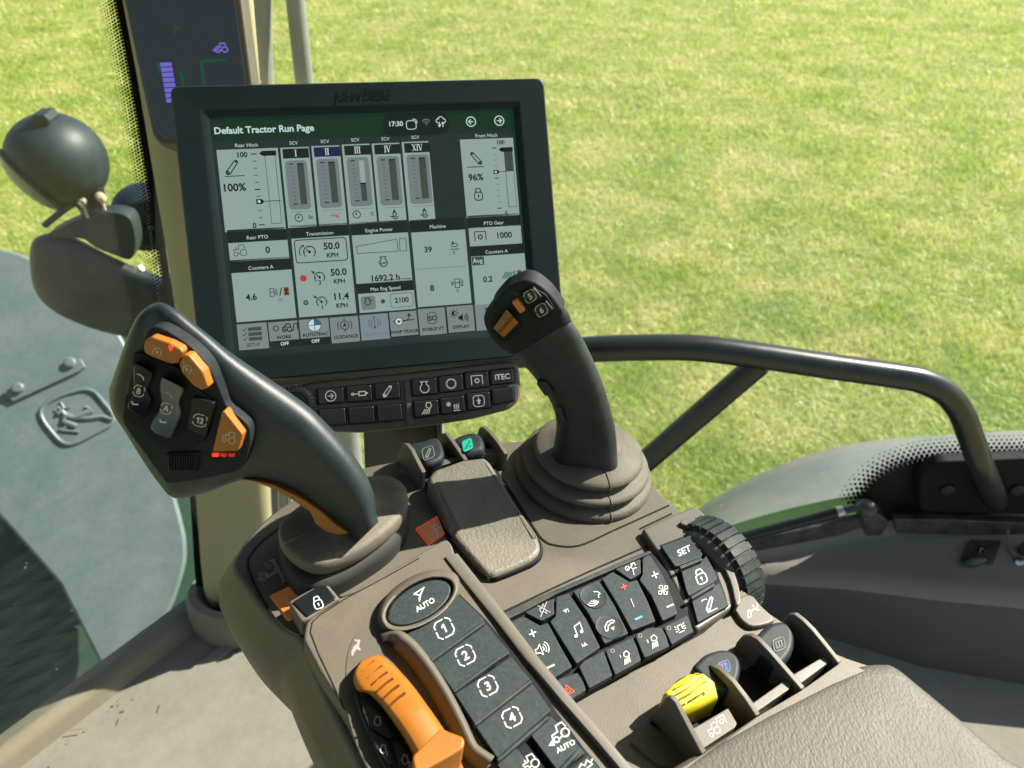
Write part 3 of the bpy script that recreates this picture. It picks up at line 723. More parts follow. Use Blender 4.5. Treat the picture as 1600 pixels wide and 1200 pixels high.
def posts():
    for px, lab in (([(381, -60), (425, -60), (428, 140), (455, 420), (458, 800), (470, 1300), (432, 1300), (424, 800), (416, 420), (391, 140)], "grey upright post beside the beige corner post"),
                    ([(440, -60), (471, -60), (491, 140), (540, 500), (570, 760), (625, 1300), (590, 1300), (530, 760), (500, 500), (463, 140)], "slim grey upright post just left of the monitor top")):
        n = len(px) // 2
        left = [px[0]] + px[-1:n:-1]; right = px[1:n + 1]
        pl = Y(1.15)
        m = min(len(left), len(right)); pts = []; rr = []
        for a, b in zip(left[:m], right[:m]):
            p, q = pl.hit(a), pl.hit(b); pts.append((p + q) / 2); rr.append((q - p).length / 2)
        t = thing("upright_post", lab, "post", pts[-1])
        mb = MB(); tube(mb, spline([V((p.x, p.y, p.z)) for p in pts], 5, False), list(np.interp(np.linspace(0, len(rr) - 1, (len(rr) - 1) * 5 + 1), range(len(rr)), rr)), 16); mb.build("post_tube", M['post'], t)
posts()

# ------------------------------------------------------------------ monitor on the console
MX = V((.97789469, .20538685, -.03922017)); MY = V((-.08591098, .5656567, .82015352)); MN = V((.1906339, -.79865433, .57079767))
MC = CAM + V((-.10364345, .54589472, -.27158027))
MP = Pl(MC, MN)
class MFr:
    """coordinates on the screen, read off in picture pixels and squared up in the monitor's own axes"""
    @staticmethod
    def uv(px): d = MP.hit(px) - MC; return d.dot(MX), d.dot(MY)
    @staticmethod
    def P(u, v, h): return MC + MX * u + MY * v + MN * h
def mrect(mb, tl, br, h, mi=0, r=0):
    (x0, y0), (x1, y1) = MFr.uv(tl), MFr.uv(br)
    pts = [(x0, y0), (x1, y0), (x1, y1), (x0, y1)]
    if r: pts = rnd(pts, r, 4)
    mb.add([MFr.P(x, y, h) for x, y in pts][::-1], [list(range(len(pts)))], mi)
def mfr(c, sx, sy=None, h=.0012):
    """frame with half size sx in picture pixels"""
    k = .00048; u, v = MFr.uv(c); return Fr(MFr.P(u, v, h), MX * sx * k, MY * (sy or sx) * k, MN, 0)
def mtext(mb, s, c, hpx, h=.0013, mi=0, bold=True): draw(mb, mfr(c, 1, h=h), [('t', s, 0, 0, hpx, bold)], 1, mi)
GAUGE = [('a', 0, 0, .8, -50, 230), ('l', [(0, 0), (-.45, .45)]), ('d', 0, 0, .2), ('l', [(-.8, 0), (-.6, 0)]), ('l', [(.8, 0), (.6, 0)]), ('l', [(0, .8), (0, .6)])]
TRACTOR = [('c', -.55, -.45, .28), ('c', .5, -.3, .45), ('l', [(-.8, -.1), (-.8, .15), (-.1, .2), (-.1, .8), (.6, .8), (.75, .2)]), ('l', [(-.25, -.4), (.0, -.4)]), ('l', [(-.45, .2), (-.45, .55)])]
PUMP = [('p', [(-.7, -.8), (.1, -.8), (.1, .8), (-.7, .8)]), ('l', [(-.7, .1), (.1, .1)]), ('l', [(.1, .3), (.4, .3), (.45, -.5), (.7, -.5), (.75, .4), (.35, .85)])]
PADLOCK = [('p', rsq(.62, .4, 0, -.3, 1.0)), ('l', [(-.42, .3), (-.42, .6), (-.25, .9), (.25, .9), (.42, .6), (.42, .3)]), ('d', 0, -.2, .14), ('l', [(0, -.2), (0, -.55)])]
HARM = [('l', [(-.75, -.55), (.35, .75), (.6, .8), (.7, .55), (-.3, -.8), (-.65, -.85), (-.75, -.55)]), ('c', -.5, -.6, .12), ('c', .5, .62, .06)]
ENGINE = [('a', 0, -.2, .65, 120, 420), ('l', [(-.33, .36), (-.33, .62), (-.5, .8), (.5, .8), (.33, .62), (.33, .36)])]
PTO = [('l', [(-.85, -.7), (-.85, .7), (.85, .7), (.85, -.7)]), ('c', 0, -.1, .28)] + [('l', [(.28 * math.cos(a), -.1 + .28 * math.sin(a)), (.44 * math.cos(a), -.1 + .44 * math.sin(a))]) for a in [k * math.pi / 4 for k in range(8)]]
def GEAR(r=.6, n=14): return [('c', 0, 0, r)] + [('l', [(r * math.cos(a), r * math.sin(a)), (r * 1.3 * math.cos(a), r * 1.3 * math.sin(a))]) for a in [2 * math.pi * k / n for k in range(n)]]
def ARROWC(s): return [('c', 0, 0, .85), ('l', [(-.45 * s, 0), (.4 * s, 0)]), ('l', [(.02 * s, .42), (.45 * s, 0), (.02 * s, -.42)])]
WIFI = [('a', 0, -.4, .4, 45, 135), ('a', 0, -.4, .8, 45, 135), ('a', 0, -.4, 1.2, 45, 135), ('d', 0, -.35, .12)]
CLOCK = [('c', 0, 0, .85), ('l', [(0, .55), (0, 0), (-.4, 0)])]
FLOAT = [('a', 0, 0, .34, -60, 240), ('l', [(-.25, .3), (0, .8), (.25, .3)]), ('l', [(-.9, -.5), (.4, -.5)]), ('a', .1, -.5, .5, 180, 360)]

def monitor():
    t = thing("touch_monitor", "large touch monitor with black bezel showing a tractor run page", "monitor", MC)
    c4 = lambda x0, x1, y0, y1: [(x0, y0), (x1, y0), (x1, y1), (x0, y1)]
    ou = rnd(c4(-.1425, .1425, -.1115, .1115), .0075, 6)
    mb = MB(); poly3(mb, [MFr.P(x, y, -.005) for x, y in ou], MN, .030, .002); mb.build("back_cover", M['shellback'], t)
    # bezel as a ring round the glass
    of = rnd(c4(-.1413, .1413, -.1103, .1103), .007, 6); n = len(of)
    sx, sy, ox, oy = .1155, .0872, -.0008, .0002
    inn = rnd(c4(ox - sx, ox + sx, oy - sy, oy + sy), .002, 6)
    mb = MB()
    R = [[MFr.P(x, y, -.008) for x, y in of], [MFr.P(x, y, .0005) for x, y in of], [MFr.P(x * .991, y * .989, .0022) for x, y in of],
         [MFr.P(x * 1.055, y * 1.07, .0014) for x, y in inn], [MFr.P(x * 1.04, y * 1.055, .0016) for x, y in inn], [MFr.P(x, y, .0001) for x, y in inn], [MFr.P(x, y, -.004) for x, y in inn]]
    loft(mb, R, cap=False); mb.build("bezel", M['bezel'], t, sharp=25)
    mb = MB(); vs, fs = text_mesh("JOHN DEERE", True)
    uv = MFr.uv((571, 147)); mb.add([MFr.P(uv[0] + x * .0052, uv[1] + y * .0058, .0023) for x, y in vs], fs); mb.build("raised_lettering", M['rail'], t, smooth=False)
    mb = MB(); mb.add([MFr.P(x, y, -.0006) for x, y in c4(ox - sx * 1.001, ox + sx * 1.001, oy - sy * 1.001, oy + sy * 1.001)], [[0, 1, 2, 3]])
    scr = mb.build("screen", M['s_bg'], t, smooth=False)
    a = crop(310, 160, 4); b = crop(560, 160, 5); c = crop(340, 340, 5); d = crop(560, 340, 5)
    q = lambda f, x, y: f((x, y))[0]
    H1, H2, H3, H4 = -.0004, -.0002, 0.0, .0002
    # header
    mb = MB(); x0, x1 = ox - sx, ox + sx
    yv = MFr.uv(q(a, 300, 232))[1]
    mb.add([MFr.P(*p, H1) for p in c4(x0, x1, yv, oy + sy)], [[0, 1, 2, 3]], 0)
    u0, v0 = MFr.uv(q(a, 1155, 140)); pil = rnd(c4(u0, u0 + .051, v0 - .0085, v0 + .0085), .008)
    mb.add([MFr.P(*p, H2) for p in pil], [list(range(len(pil)))], 1)
    mtext(mb, "Default Tractor Run Page", q(a, 414, 166), 10.2, H2, 2)
    mtext(mb, "17:30", q(a, 1236, 133), 7.6, H3, 2)
    draw(mb, mfr(q(a, 1330, 136), 8.5, h=H3), [('p', rsq(.8, .4, 0, -.15, 1.15)), ('a', .5, .3, .35, -20, 110), ('a', .5, .3, .65, -20, 110)], .14, 2)
    draw(mb, mfr(q(a, 1424, 130), 8, h=H3), WIFI, .16, 3)
    draw(mb, mfr(q(a, 1514, 122), 9.5, h=H3), [('a', -.4, .2, .35, 60, 270), ('a', .05, .45, .45, 0, 170), ('a', .55, .2, .32, -90, 90), ('l', [(-.25, 0), (-.25, -.6)]), ('f', [(-.55, -.45), (.05, -.45), (-.25, -.95)][::-1]), ('l', [(.35, -.85), (.35, -.2)]), ('f', [(.05, -.35), (.65, -.35), (.35, .05)])], .15, 2)
    draw(mb, mfr(q(b, 880, 150), 9, h=H3), ARROWC(-1), .18, 2); draw(mb, mfr(q(b, 1100, 143), 9, h=H3), ARROWC(1), .18, 2)
    mb.build("header_bar", [M['s_hdr'], M['s_pill'], M['s_txt'], M['s_dimtxt']], scr, smooth=False)
    mats = [M['s_tile'], M['s_bar'], M['s_ink'], M['s_txt'], M['s_tile2'], M['s_mid'], M['s_navy'], M['s_red'], M['s_blue'], M['s_brown'], M['s_green'], M['s_btn'], M['s_btnhi'], M['s_dimtxt']]
    def tile(title, tpos, tl, br, bar=True, th=5.6):
        mb = MB(); mrect(mb, tl, br, H1, 0)
        if title:
            if bar:
                (xa, ya), (xb, yb) = MFr.uv(tl), MFr.uv(br)
                mb.add([MFr.P(*p, H1) for p in c4(xa, xb, ya + .0008, ya + .0098)], [[0, 1, 2, 3]], 1)
            mtext(mb, title, tpos, th, H2, 3, False)
        return mb
    def done(mb, name="tile"): mb.build(name, mats, scr, smooth=False)
    # rear hitch
    mb = tile("Rear Hitch", q(a, 300, 266), q(a, 112, 297), q(a, 547, 790), False)
    draw(mb, mfr(q(a, 210, 405), 13, h=H2), HARM, .12, 2); draw(mb, mfr(q(a, 226, 460), 15, h=H2), [('l', [(-1, 0), (1, 0)])], .08, 2)
    mtext(mb, "100%", q(a, 228, 530), 11.5, H2, 2); mtext(mb, "100", q(a, 275, 326), 8, H2, 2); mtext(mb, "0", q(a, 351, 768), 8, H2, 2)
    for k in range(11):
        L_ = 9 if k in (0, 5, 10) else 5.5
        draw(mb, mfr((q(a, 345 + 5 * k, 322 + 44.3 * k)), L_, h=H2), [('l', [(-.5, 0), (.5, 0)])], .18 if k in (0, 5, 10) else .22, 2 if k in (0, 5, 10) else 5)
    mrect(mb, q(a, 412, 322), q(a, 523, 755), H2, 5); (xa, ya), (xb, yb) = MFr.uv(q(a, 412, 322)), MFr.uv(q(a, 523, 755))
    mb.add([MFr.P(*p, H3) for p in c4(xa + .0004, xb - .0004, yb + .0004, ya - .0004)], [[0, 1, 2, 3]], 0)
    draw(mb, mfr(q(a, 432, 318), 13, h=H4), [('f', [(-1, 0), (-.6, .3), (1, .3), (1, -.3), (-.6, -.3)][::-1])], .1, 2)
    draw(mb, mfr(q(a, 385, 620), 7, h=H4), [('f', [(-.8, -.55), (.4, -.55), (1, 0), (.4, .55), (-.8, .55)]), ('l', [(1, 0), (4.5, 0)])], .14, 2)
    draw(mb, mfr(q(a, 380, 620), 2.4, h=H4 + .0001), [('f', [(-.8, -.8), (.8, -.8), (.8, .8), (-.8, .8)])], .1, 3)
    done(mb)
    # five valve tiles
    def roman(mb, s, cpx, hp, mi=3):
        wd = {'I': .55, 'V': 1.15, 'X': 1.15}; tot = sum(wd[k] for k in s); x = -tot / 2; f = mfr(cpx, hp, h=H3)
        for ch in s:
            m = x + wd[ch] / 2
            if ch == 'I': draw(mb, f, [('l', [(m, -.8), (m, .8)])], .24, mi); draw(mb, f, [('l', [(m - .26, .8), (m + .26, .8)]), ('l', [(m - .26, -.8), (m + .26, -.8)])], .1, mi)
            if ch == 'V': draw(mb, f, [('l', [(m - .4, .8), (m, -.85)])], .24, mi); draw(mb, f, [('l', [(m + .38, .8), (m, -.85)]), ('l', [(m - .62, .8), (m - .15, .8)]), ('l', [(m + .18, .8), (m + .6, .8)])], .1, mi)
            if ch == 'X': draw(mb, f, [('l', [(m - .38, .8), (m + .38, -.8)])], .24, mi); draw(mb, f, [('l', [(m + .36, .8), (m - .38, -.8)]), ('l', [(m - .58, .8), (m - .15, .8)]), ('l', [(m + .15, .8), (m + .56, .8)]), ('l', [(m - .58, -.8), (m - .15, -.8)]), ('l', [(m + .15, -.8), (m + .58, -.8)])], .1, mi)
            x += wd[ch]
    for i, (rm, tl, br, ic) in enumerate((("I", (510, 283), (740, 775), 'clk'), ("II", (705, 273), (930, 763), 'off'), ("III", (895, 263), (1117, 752), 'clk'), ("IV", (1083, 257), (1302, 742), 'flt'), ("XIV", (1270, 247), (1482, 732), 'flt'))):
        T = lambda x, y: q(a, tl[0] + x, tl[1] + y)
        mb = tile("SCV", T(85, -30), q(a, *tl), q(a, *br), False, 5.2)
        mrect(mb, T(14, 8), T(183, 62), H2, 6 if rm == "II" else 1)
        roman(mb, rm, T(98, 34), 6.2)
        mrect(mb, T(28, 82), T(196, 382), H2, 4, .003)
        for k in range(11):
            L_ = 7 if k in (0, 10) else 3.6
            draw(mb, mfr(T(70 + 2.9 * k, 102 + 25 * k), L_, h=H3), [('l', [(-.5, 0), (.5, 0)])], .24, 2 if k in (0, 10) else 5)
        if rm == "III": mrect(mb, T(106, 100), T(163, 352), H3, 0); mrect(mb, T(117, 245), T(163, 352), H4, 5); mrect(mb, T(114, 240), T(153, 247), H4 + .0001, 2)
        else: mrect(mb, T(105, 98), T(172, 352), H3, 5); mrect(mb, T(105, 98), T(145, 104), H4, 2)
        draw(mb, mfr(T(135, 400), 17, h=H3), [('l', [(-1, 0), (1, 0)])], .05, 4)
        if ic == 'clk':
            draw(mb, mfr(T(118, 438) if rm == "I" else T(94, 437), 7, h=H3), CLOCK, .18, 2); mtext(mb, "0s" if rm == "I" else "C", T(192, 433), 5.5, H3, 5)
        elif ic == 'off': draw(mb, mfr(T(148, 437), 8, h=H3), [('l', [(-1, .1), (1, -.1)]), ('l', [(-.5, .6), (.9, -.7)]), ('l', [(.2, .0), (.9, .5)])], .14, 7)
        else: draw(mb, mfr(T(143, 440), 8, h=H3), FLOAT, .2, 2)
        done(mb)
    # front hitch
    mb = tile("Front Hitch", q(b, 1000, 257), q(b, 793, 290), q(b, 1260, 880), False)
    draw(mb, Fr(MFr.P(*MFr.uv(q(b, 920, 435)), H2), -MX * 12 * .00048, MY * 12 * .00048, MN, 0), HARM, .13, 2)
    draw(mb, mfr(q(b, 915, 503), 14, h=H2), [('l', [(-1, 0), (1, 0)])], .09, 2)
    mtext(mb, "96%", q(b, 918, 583), 10.5, H2, 2); draw(mb, mfr(q(b, 938, 717), 10.5, h=H2), PADLOCK, .16, 2)
    mtext(mb, "100", q(b, 1113, 311), 6.5, H2, 2); mtext(mb, "0", q(b, 1156, 862), 6, H2, 2)
    for k in range(11): draw(mb, mfr(q(b, 1062 + 4.2 * k, 356 + 47 * k), 7 if k in (0, 5, 10) else 4, h=H2), [('l', [(-.5, 0), (.5, 0)])], .22, 2 if k in (0, 5, 10) else 5)
    mrect(mb, q(b, 1135, 370), q(b, 1240, 815), H2, 5); (xa, ya), (xb, yb) = MFr.uv(q(b, 1135, 370)), MFr.uv(q(b, 1240, 815)); ym = MFr.uv(q(b, 1180, 537))[1]
    mb.add([MFr.P(*p, H3) for p in c4(xa + .0004, xb - .0004, yb + .0004, ym)], [[0, 1, 2, 3]], 0)
    draw(mb, mfr(q(b, 1150, 368), 12, h=H4), [('f', [(-1, 0), (-.6, .3), (1, .3), (1, -.3), (-.6, -.3)][::-1])], .1, 2)
    draw(mb, mfr(q(b, 1078, 543), 6, h=H4), [('f', [(-.8, -.55), (.4, -.55), (1, 0), (.4, .55), (-.8, .55)]), ('l', [(1, 0), (4.6, .1)])], .14, 2)
    draw(mb, mfr(q(b, 1073, 543), 2.0, h=H4 + .0001), [('f', [(-.8, -.8), (.8, -.8), (.8, .8), (-.8, .8)])], .1, 3)
    done(mb)
    # rear PTO, counters
    mb = tile("Rear PTO", q(c, 310, 152), q(c, 82, 200), q(c, 560, 318))
    draw(mb, mfr(q(c, 172, 258), 11, h=H2), TRACTOR, .10, 5); mtext(mb, "0", q(c, 391, 250), 10, H2, 2); done(mb)
    mb = tile("Counters A", q(c, 338, 389), q(c, 107, 435), q(c, 615, 782))
    mtext(mb, "4.6", q(c, 262, 620), 9.6, H2, 2); draw(mb, mfr(q(c, 436, 585), 7.5, h=H2), PUMP, .16, 5); mtext(mb, "/", q(c, 492, 578), 12, H2, 5)
    mrect(mb, q(c, 514, 545), q(c, 560, 606), H2, 9); draw(mb, mfr(q(c, 538, 576), 5, h=H3), [('f', [(-.6, .8), (0, 0), (.6, .8)]), ('f', [(-.6, -.8), (.6, -.8), (0, 0)])], .1, 2)
    mtext(mb, "l/h", q(c, 490, 640), 5, H2, 5, False); done(mb)
    # transmission
    mb = tile("Transmission", q(c, 797, 122), q(c, 575, 165), q(c, 1085, 745))
    (xa, ya), (xb, yb) = MFr.uv(q(c, 598, 178)), MFr.uv(q(c, 1018, 330)); rr_ = rnd(c4(xa, xb, yb, ya), .0025)
    ribbon(mb, [MFr.P(*p, H2) for p in rr_], .0007, MN, True, 2)
    draw(mb, mfr(q(c, 718, 268), 11.5, h=H2), GAUGE + [('a', -.1, 0, 1.25, 130, 200), ('l', [(-.95, .85), (-.7, .95), (-.8, .65)])], .13, 2)
    mtext(mb, "50.0", q(c, 890, 219), 10.5, H2, 2); mtext(mb, "KPH", q(c, 898, 291), 7, H2, 2)
    for (dx, dy), s, kp, gp, n_ in (((670, 474), "50.0", 424, 466, "2"), ((690, 664), "11.4", 613, 658, "1")):
        draw(mb, mfr(q(c, dx, dy), 5.2 if n_ == "2" else 4.2, h=H2), [('d', 0, 0, 1)], .1, 7 if n_ == "2" else 5)
        if n_ == "1": draw(mb, mfr(q(c, dx, dy), 2.2, h=H3), [('d', 0, 0, 1)], .1, 4)
        o = dx - 670
        draw(mb, mfr(q(c, 797 + o * .8, gp), 10, h=H2), GAUGE + [('l', [(-1.2, 1.1), (-.75, .7)]), ('l', [(-.9, 1.0), (-.75, .7), (-1.1, .75)])], .14, 2); mtext(mb, n_, q(c, 800 + o * .9, gp + 40), 6.5, H3, 2)
        mtext(mb, s, q(c, 945 + o * 1.2, kp), 10.5, H2, 2); mtext(mb, "KPH", q(c, 952 + o, kp + 72), 7, H2, 2)
    done(mb)
    # engine power
    mb = tile("Engine Power", q(c, 1262, 95), q(c, 1048, 140), q(c, 1522, 488))
    f = lambda *pts: [MFr.P(*MFr.uv(p), H2) for p in c(*pts)]
    ribbon(mb, f((1085, 225), (1400, 168), (1410, 262), (1092, 280)), .0005, MN, True, 5); ribbon(mb, f((1420, 165), (1470, 160), (1478, 258), (1425, 262)), .0005, MN, True, 5)
    draw(mb, mfr(q(c, 1295, 343), 9.5, h=H2), ENGINE, .16, 2); mtext(mb, "kW", q(c, 1296, 356), 4.2, H3, 2); mtext(mb, "1692.2 h", q(c, 1314, 468), 9.6, H2, 2); done(mb)
    mb = tile("Max Eng Speed", q(c, 1312, 552), q(c, 1097, 597), q(c, 1548, 712))
    mrect(mb, q(c, 1117, 617), q(c, 1240, 716), H2, 4, .002); draw(mb, mfr(q(c, 1172, 655), 7, h=H3), ENGINE, .18, 2); mtext(mb, "n", q(c, 1200, 640), 4, H3, 2)
    draw(mb, mfr(q(c, 1292, 654), 3.5, h=H2), [('d', 0, 0, 1)], .1, 5)
    mrect(mb, q(c, 1347, 595), q(c, 1532, 692), H2, 5, .002); (xa, ya), (xb, yb) = MFr.uv(q(c, 1351, 599)), MFr.uv(q(c, 1528, 689)); mb.add([MFr.P(*p, H3) for p in rnd(c4(xa, xb, yb, ya), .002)], [list(range(20))], 0)
    mtext(mb, "2100", q(c, 1438, 643), 8, H4, 2); done(mb)
    # machine
    mb = tile("Machine", q(d, 620, 68), q(d, 412, 117), q(d, 885, 668))
    draw(mb, mfr(q(d, 650, 391), 42, h=H2), [('l', [(-1, 0), (1, 0)])], .012, 5)
    mtext(mb, "39", q(d, 545, 248), 9.2, H2, 2); mtext(mb, "8", q(d, 576, 549), 9.6, H2, 2)
    draw(mb, mfr(q(d, 750, 210), 7.5, h=H2), [('l', [(-.8, -.3), (.4, -.5), (.8, -.2), (.4, .3), (-.3, .2)]), ('f', [(-.7, 0), (-.3, .9), (.0, .1)][::-1]), ('l', [(-1, -1.1), (-.6, -.95), (-.2, -1.1), (.2, -.95), (.6, -1.1), (1, -.95)])], .16, 2)
    mtext(mb, "%", q(d, 748, 272), 4.2, H2, 5); mtext(mb, "%", q(d, 777, 570), 4.2, H2, 5)
    draw(mb, mfr(q(d, 785, 512), 9, h=H2), PUMP + [('p', [(-1.3, .35), (-.9, .05), (-1.3, -.25)])], .13, 2); done(mb)
    mb = tile("PTO Gear", q(d, 1058, 41), q(d, 860, 83), q(d, 1280, 200))
    draw(mb, mfr(q(d, 953, 145), 11, h=H2), PTO, .13, 2); mtext(mb, "1000", q(d, 1142, 135), 9.6, H2, 2); done(mb)
    mb = tile("Counters A", q(d, 1080, 264), q(d, 880, 305), q(d, 1330, 650))
    mrect(mb, q(d, 884, 309), q(d, 985, 368), H2, 5); mtext(mb, "Avg", q(d, 931, 336), 7.5, H3, 3, False); mtext(mb, "0.2", q(d, 1011, 480), 9.2, H2, 2)
    for k in range(4): draw(mb, mfr(q(d, 1140 + 17 * k, 450), 6, h=H2), [('l', [(-.6, -.9), (.6, .9)])], .3, 10)
    mtext(mb, "/", q(d, 1217, 443), 11, H2, 5); mrect(mb, q(d, 1238, 412), q(d, 1278, 468), H2, 9); draw(mb, mfr(q(d, 1257, 440), 4.5, h=H3), [('f', [(-.6, .8), (0, 0), (.6, .8)]), ('f', [(-.6, -.8), (.6, -.8), (0, 0)])], .1, 2)
    mtext(mb, "ha/h", q(d, 1208, 500), 5, H2, 5, False); done(mb)
    # shortcut row
    def key(tl, br, mi=11): mb = MB(); mrect(mb, tl, br, H1, mi); return mb
    mb = key(q(c, 147, 836), q(c, 403, 1018))
    for k in range(3):
        mrect(mb, q(c, 235 + 4 * k, 860 + 38 * k), q(c, 343 + 4 * k, 880 + 38 * k), H2, 5); draw(mb, mfr(q(c, 208 + 4 * k, 874 + 37 * k), 3.5, h=H2), [('l', [(-.9, 0), (-.2, -.7), (.9, .8)])], .35, 5)
    mtext(mb, "SETUP", q(c, 280, 992), 5.2, H2, 5); done(mb, "shortcut")
    mb = key(q(c, 393, 820), q(c, 638, 962)); draw(mb, mfr(q(c, 455, 866), 4.6, h=H2), [('c', 0, 0, .85)], .4, 5)
    draw(mb, mfr(q(c, 540, 862), 8, h=H2), TRACTOR, .2, 2); draw(mb, mfr(q(c, 592, 858), 7, h=H2), [('l', [(-1, -.8), (0, -.6), (.1, .8), (.9, .9), (.9, -.4)])], .2, 2)
    mtext(mb, "WORK", q(c, 520, 933), 5.2, H2, 2); mrect(mb, q(c, 405, 968), q(c, 645, 1012), H2, 1); mtext(mb, "OFF", q(c, 525, 984), 5.2, H3, 3); done(mb, "shortcut")
    mb = key(q(c, 634, 800), q(c, 880, 942)); f_ = mfr(q(c, 757, 840), 10, h=H2); draw(mb, f_, [('d', 0, 0, 1)], .1, 3)
    draw(mb, Fr(f_.o + MN * .0001, f_.ex, f_.ey, MN, 0), [('f', [(0, 0)] + [(math.cos(k * math.pi / 16), math.sin(k * math.pi / 16)) for k in range(9)])], .1, 8); draw(mb, Fr(f_.o + MN * .0002, f_.ex, f_.ey, MN, 0), [('c', 0, 0, 1), ('l', [(-1, 0), (1, 0)]), ('l', [(0, -1), (0, 1)])], .1, 5)
    mtext(mb, "AUTOTRAC", q(c, 762, 912), 5.2, H2, 2); mrect(mb, q(c, 645, 948), q(c, 886, 990), H2, 1); mtext(mb, "OFF", q(c, 766, 964), 5.2, H3, 3); done(mb, "shortcut")
    mb = key(q(c, 873, 783), q(c, 1115, 968)); draw(mb, mfr(q(c, 993, 840), 8, h=H2), [('c', 0, 0, .85), ('f', [(-.4, -.4), (0, -.15), (.4, -.4), (0, .6)]), ('l', [(0, .85), (0, 1.4)]), ('l', [(0, -.85), (0, -1.4)]), ('a', 0, 0, 1.4, 145, 215), ('a', 0, 0, 1.4, -35, 35)], .15, 2)
    mtext(mb, "GUIDANCE", q(c, 1003, 929), 5.2, H2, 2); done(mb, "shortcut")
    mb = key(q(c, 1107, 763), q(c, 1347, 943), 12); draw(mb, mfr(q(c, 1226, 822), 9, h=H2), [('l', [(0, .7), (0, -.6)]), ('c', 0, .9, .18), ('d', 0, -.8, .22), ('l', [(-.6, -.8), (-.6, .8)]), ('l', [(.6, -.8), (.6, .8)]), ('l', [(-1, -.6), (-1, .6)]), ('l', [(1, -.6), (1, .6)])], .10, 5)
    mtext(mb, "QUICK LINE", q(c, 1235, 908), 5.0, H2, 4); done(mb, "shortcut")
    mb = key(q(d, 240, 742), q(d, 470, 913)); draw(mb, mfr(q(d, 352, 808), 9, h=H2), [('l', [(-1.9, 0), (2.0, .15)]), ('l', [(.0, 0), (.7, .1), (1.1, .6), (1.1, 1)]), ('f', [(.75, .85), (1.45, .85), (1.1, 1.4)])], .16, 2)
    draw(mb, mfr(q(d, 316, 812), 6, h=H3), [('d', 0, 0, 1)], .1, 3); draw(mb, mfr(q(d, 316, 812), 6, h=H4), [('c', 0, 0, 1), ('f', [(-.3, -.5), (.6, 0), (-.3, .5)])], .16, 2)
    mtext(mb, "SWAP TRACK", q(d, 360, 889), 5.2, H2, 2); done(mb, "shortcut")
    mb = key(q(d, 464, 716), q(d, 692, 905)); draw(mb, mfr(q(d, 576, 785), 10.5, h=H2), [('c', 0, 0, .9), ('a', 0, 1.7, 1.6, 240, 300), ('a', 0, -1.7, 1.6, 60, 120)], .12, 5); mrect(mb, q(d, 520, 768), q(d, 633, 802), H3, 11); mtext(mb, "ISO", q(d, 577, 785), 8, H4, 2)
    mtext(mb, "ISOBUS VT", q(d, 585, 869), 5.2, H2, 2); done(mb, "shortcut")
    mb = key(q(d, 688, 697), q(d, 912, 883)); draw(mb, mfr(q(d, 748, 748), 8, h=H2), [('a', 0, 0, .45, 90, 270), ('f', [(.45 * math.cos(rad(90 + 18 * k)), .45 * math.sin(rad(90 + 18 * k))) for k in range(11)]), ('c', 0, 0, .45)] + [('l', [(.65 * math.cos(k * .785), .65 * math.sin(k * .785)), (1 * math.cos(k * .785), 1 * math.sin(k * .785))]) for k in range(8)], .14, 2)
    draw(mb, mfr(q(d, 820, 780), 8, h=H2), [('f', [(-1, -.35), (-.6, -.35), (-.1, -.8), (-.1, .8), (-.6, .35), (-1, .35)]), ('a', -.1, 0, .45, -50, 50), ('a', -.1, 0, .8, -50, 50), ('a', -.1, 0, 1.15, -50, 50)], .16, 2)
    mtext(mb, "DISPLAY", q(d, 805, 851), 5.2, H2, 2); done(mb, "shortcut")
    mb = key(q(d, 908, 680), q(d, 1128, 868)); mtext(mb, "?", q(d, 1000, 735), 13, H2, 2); done(mb, "shortcut")
monitor()

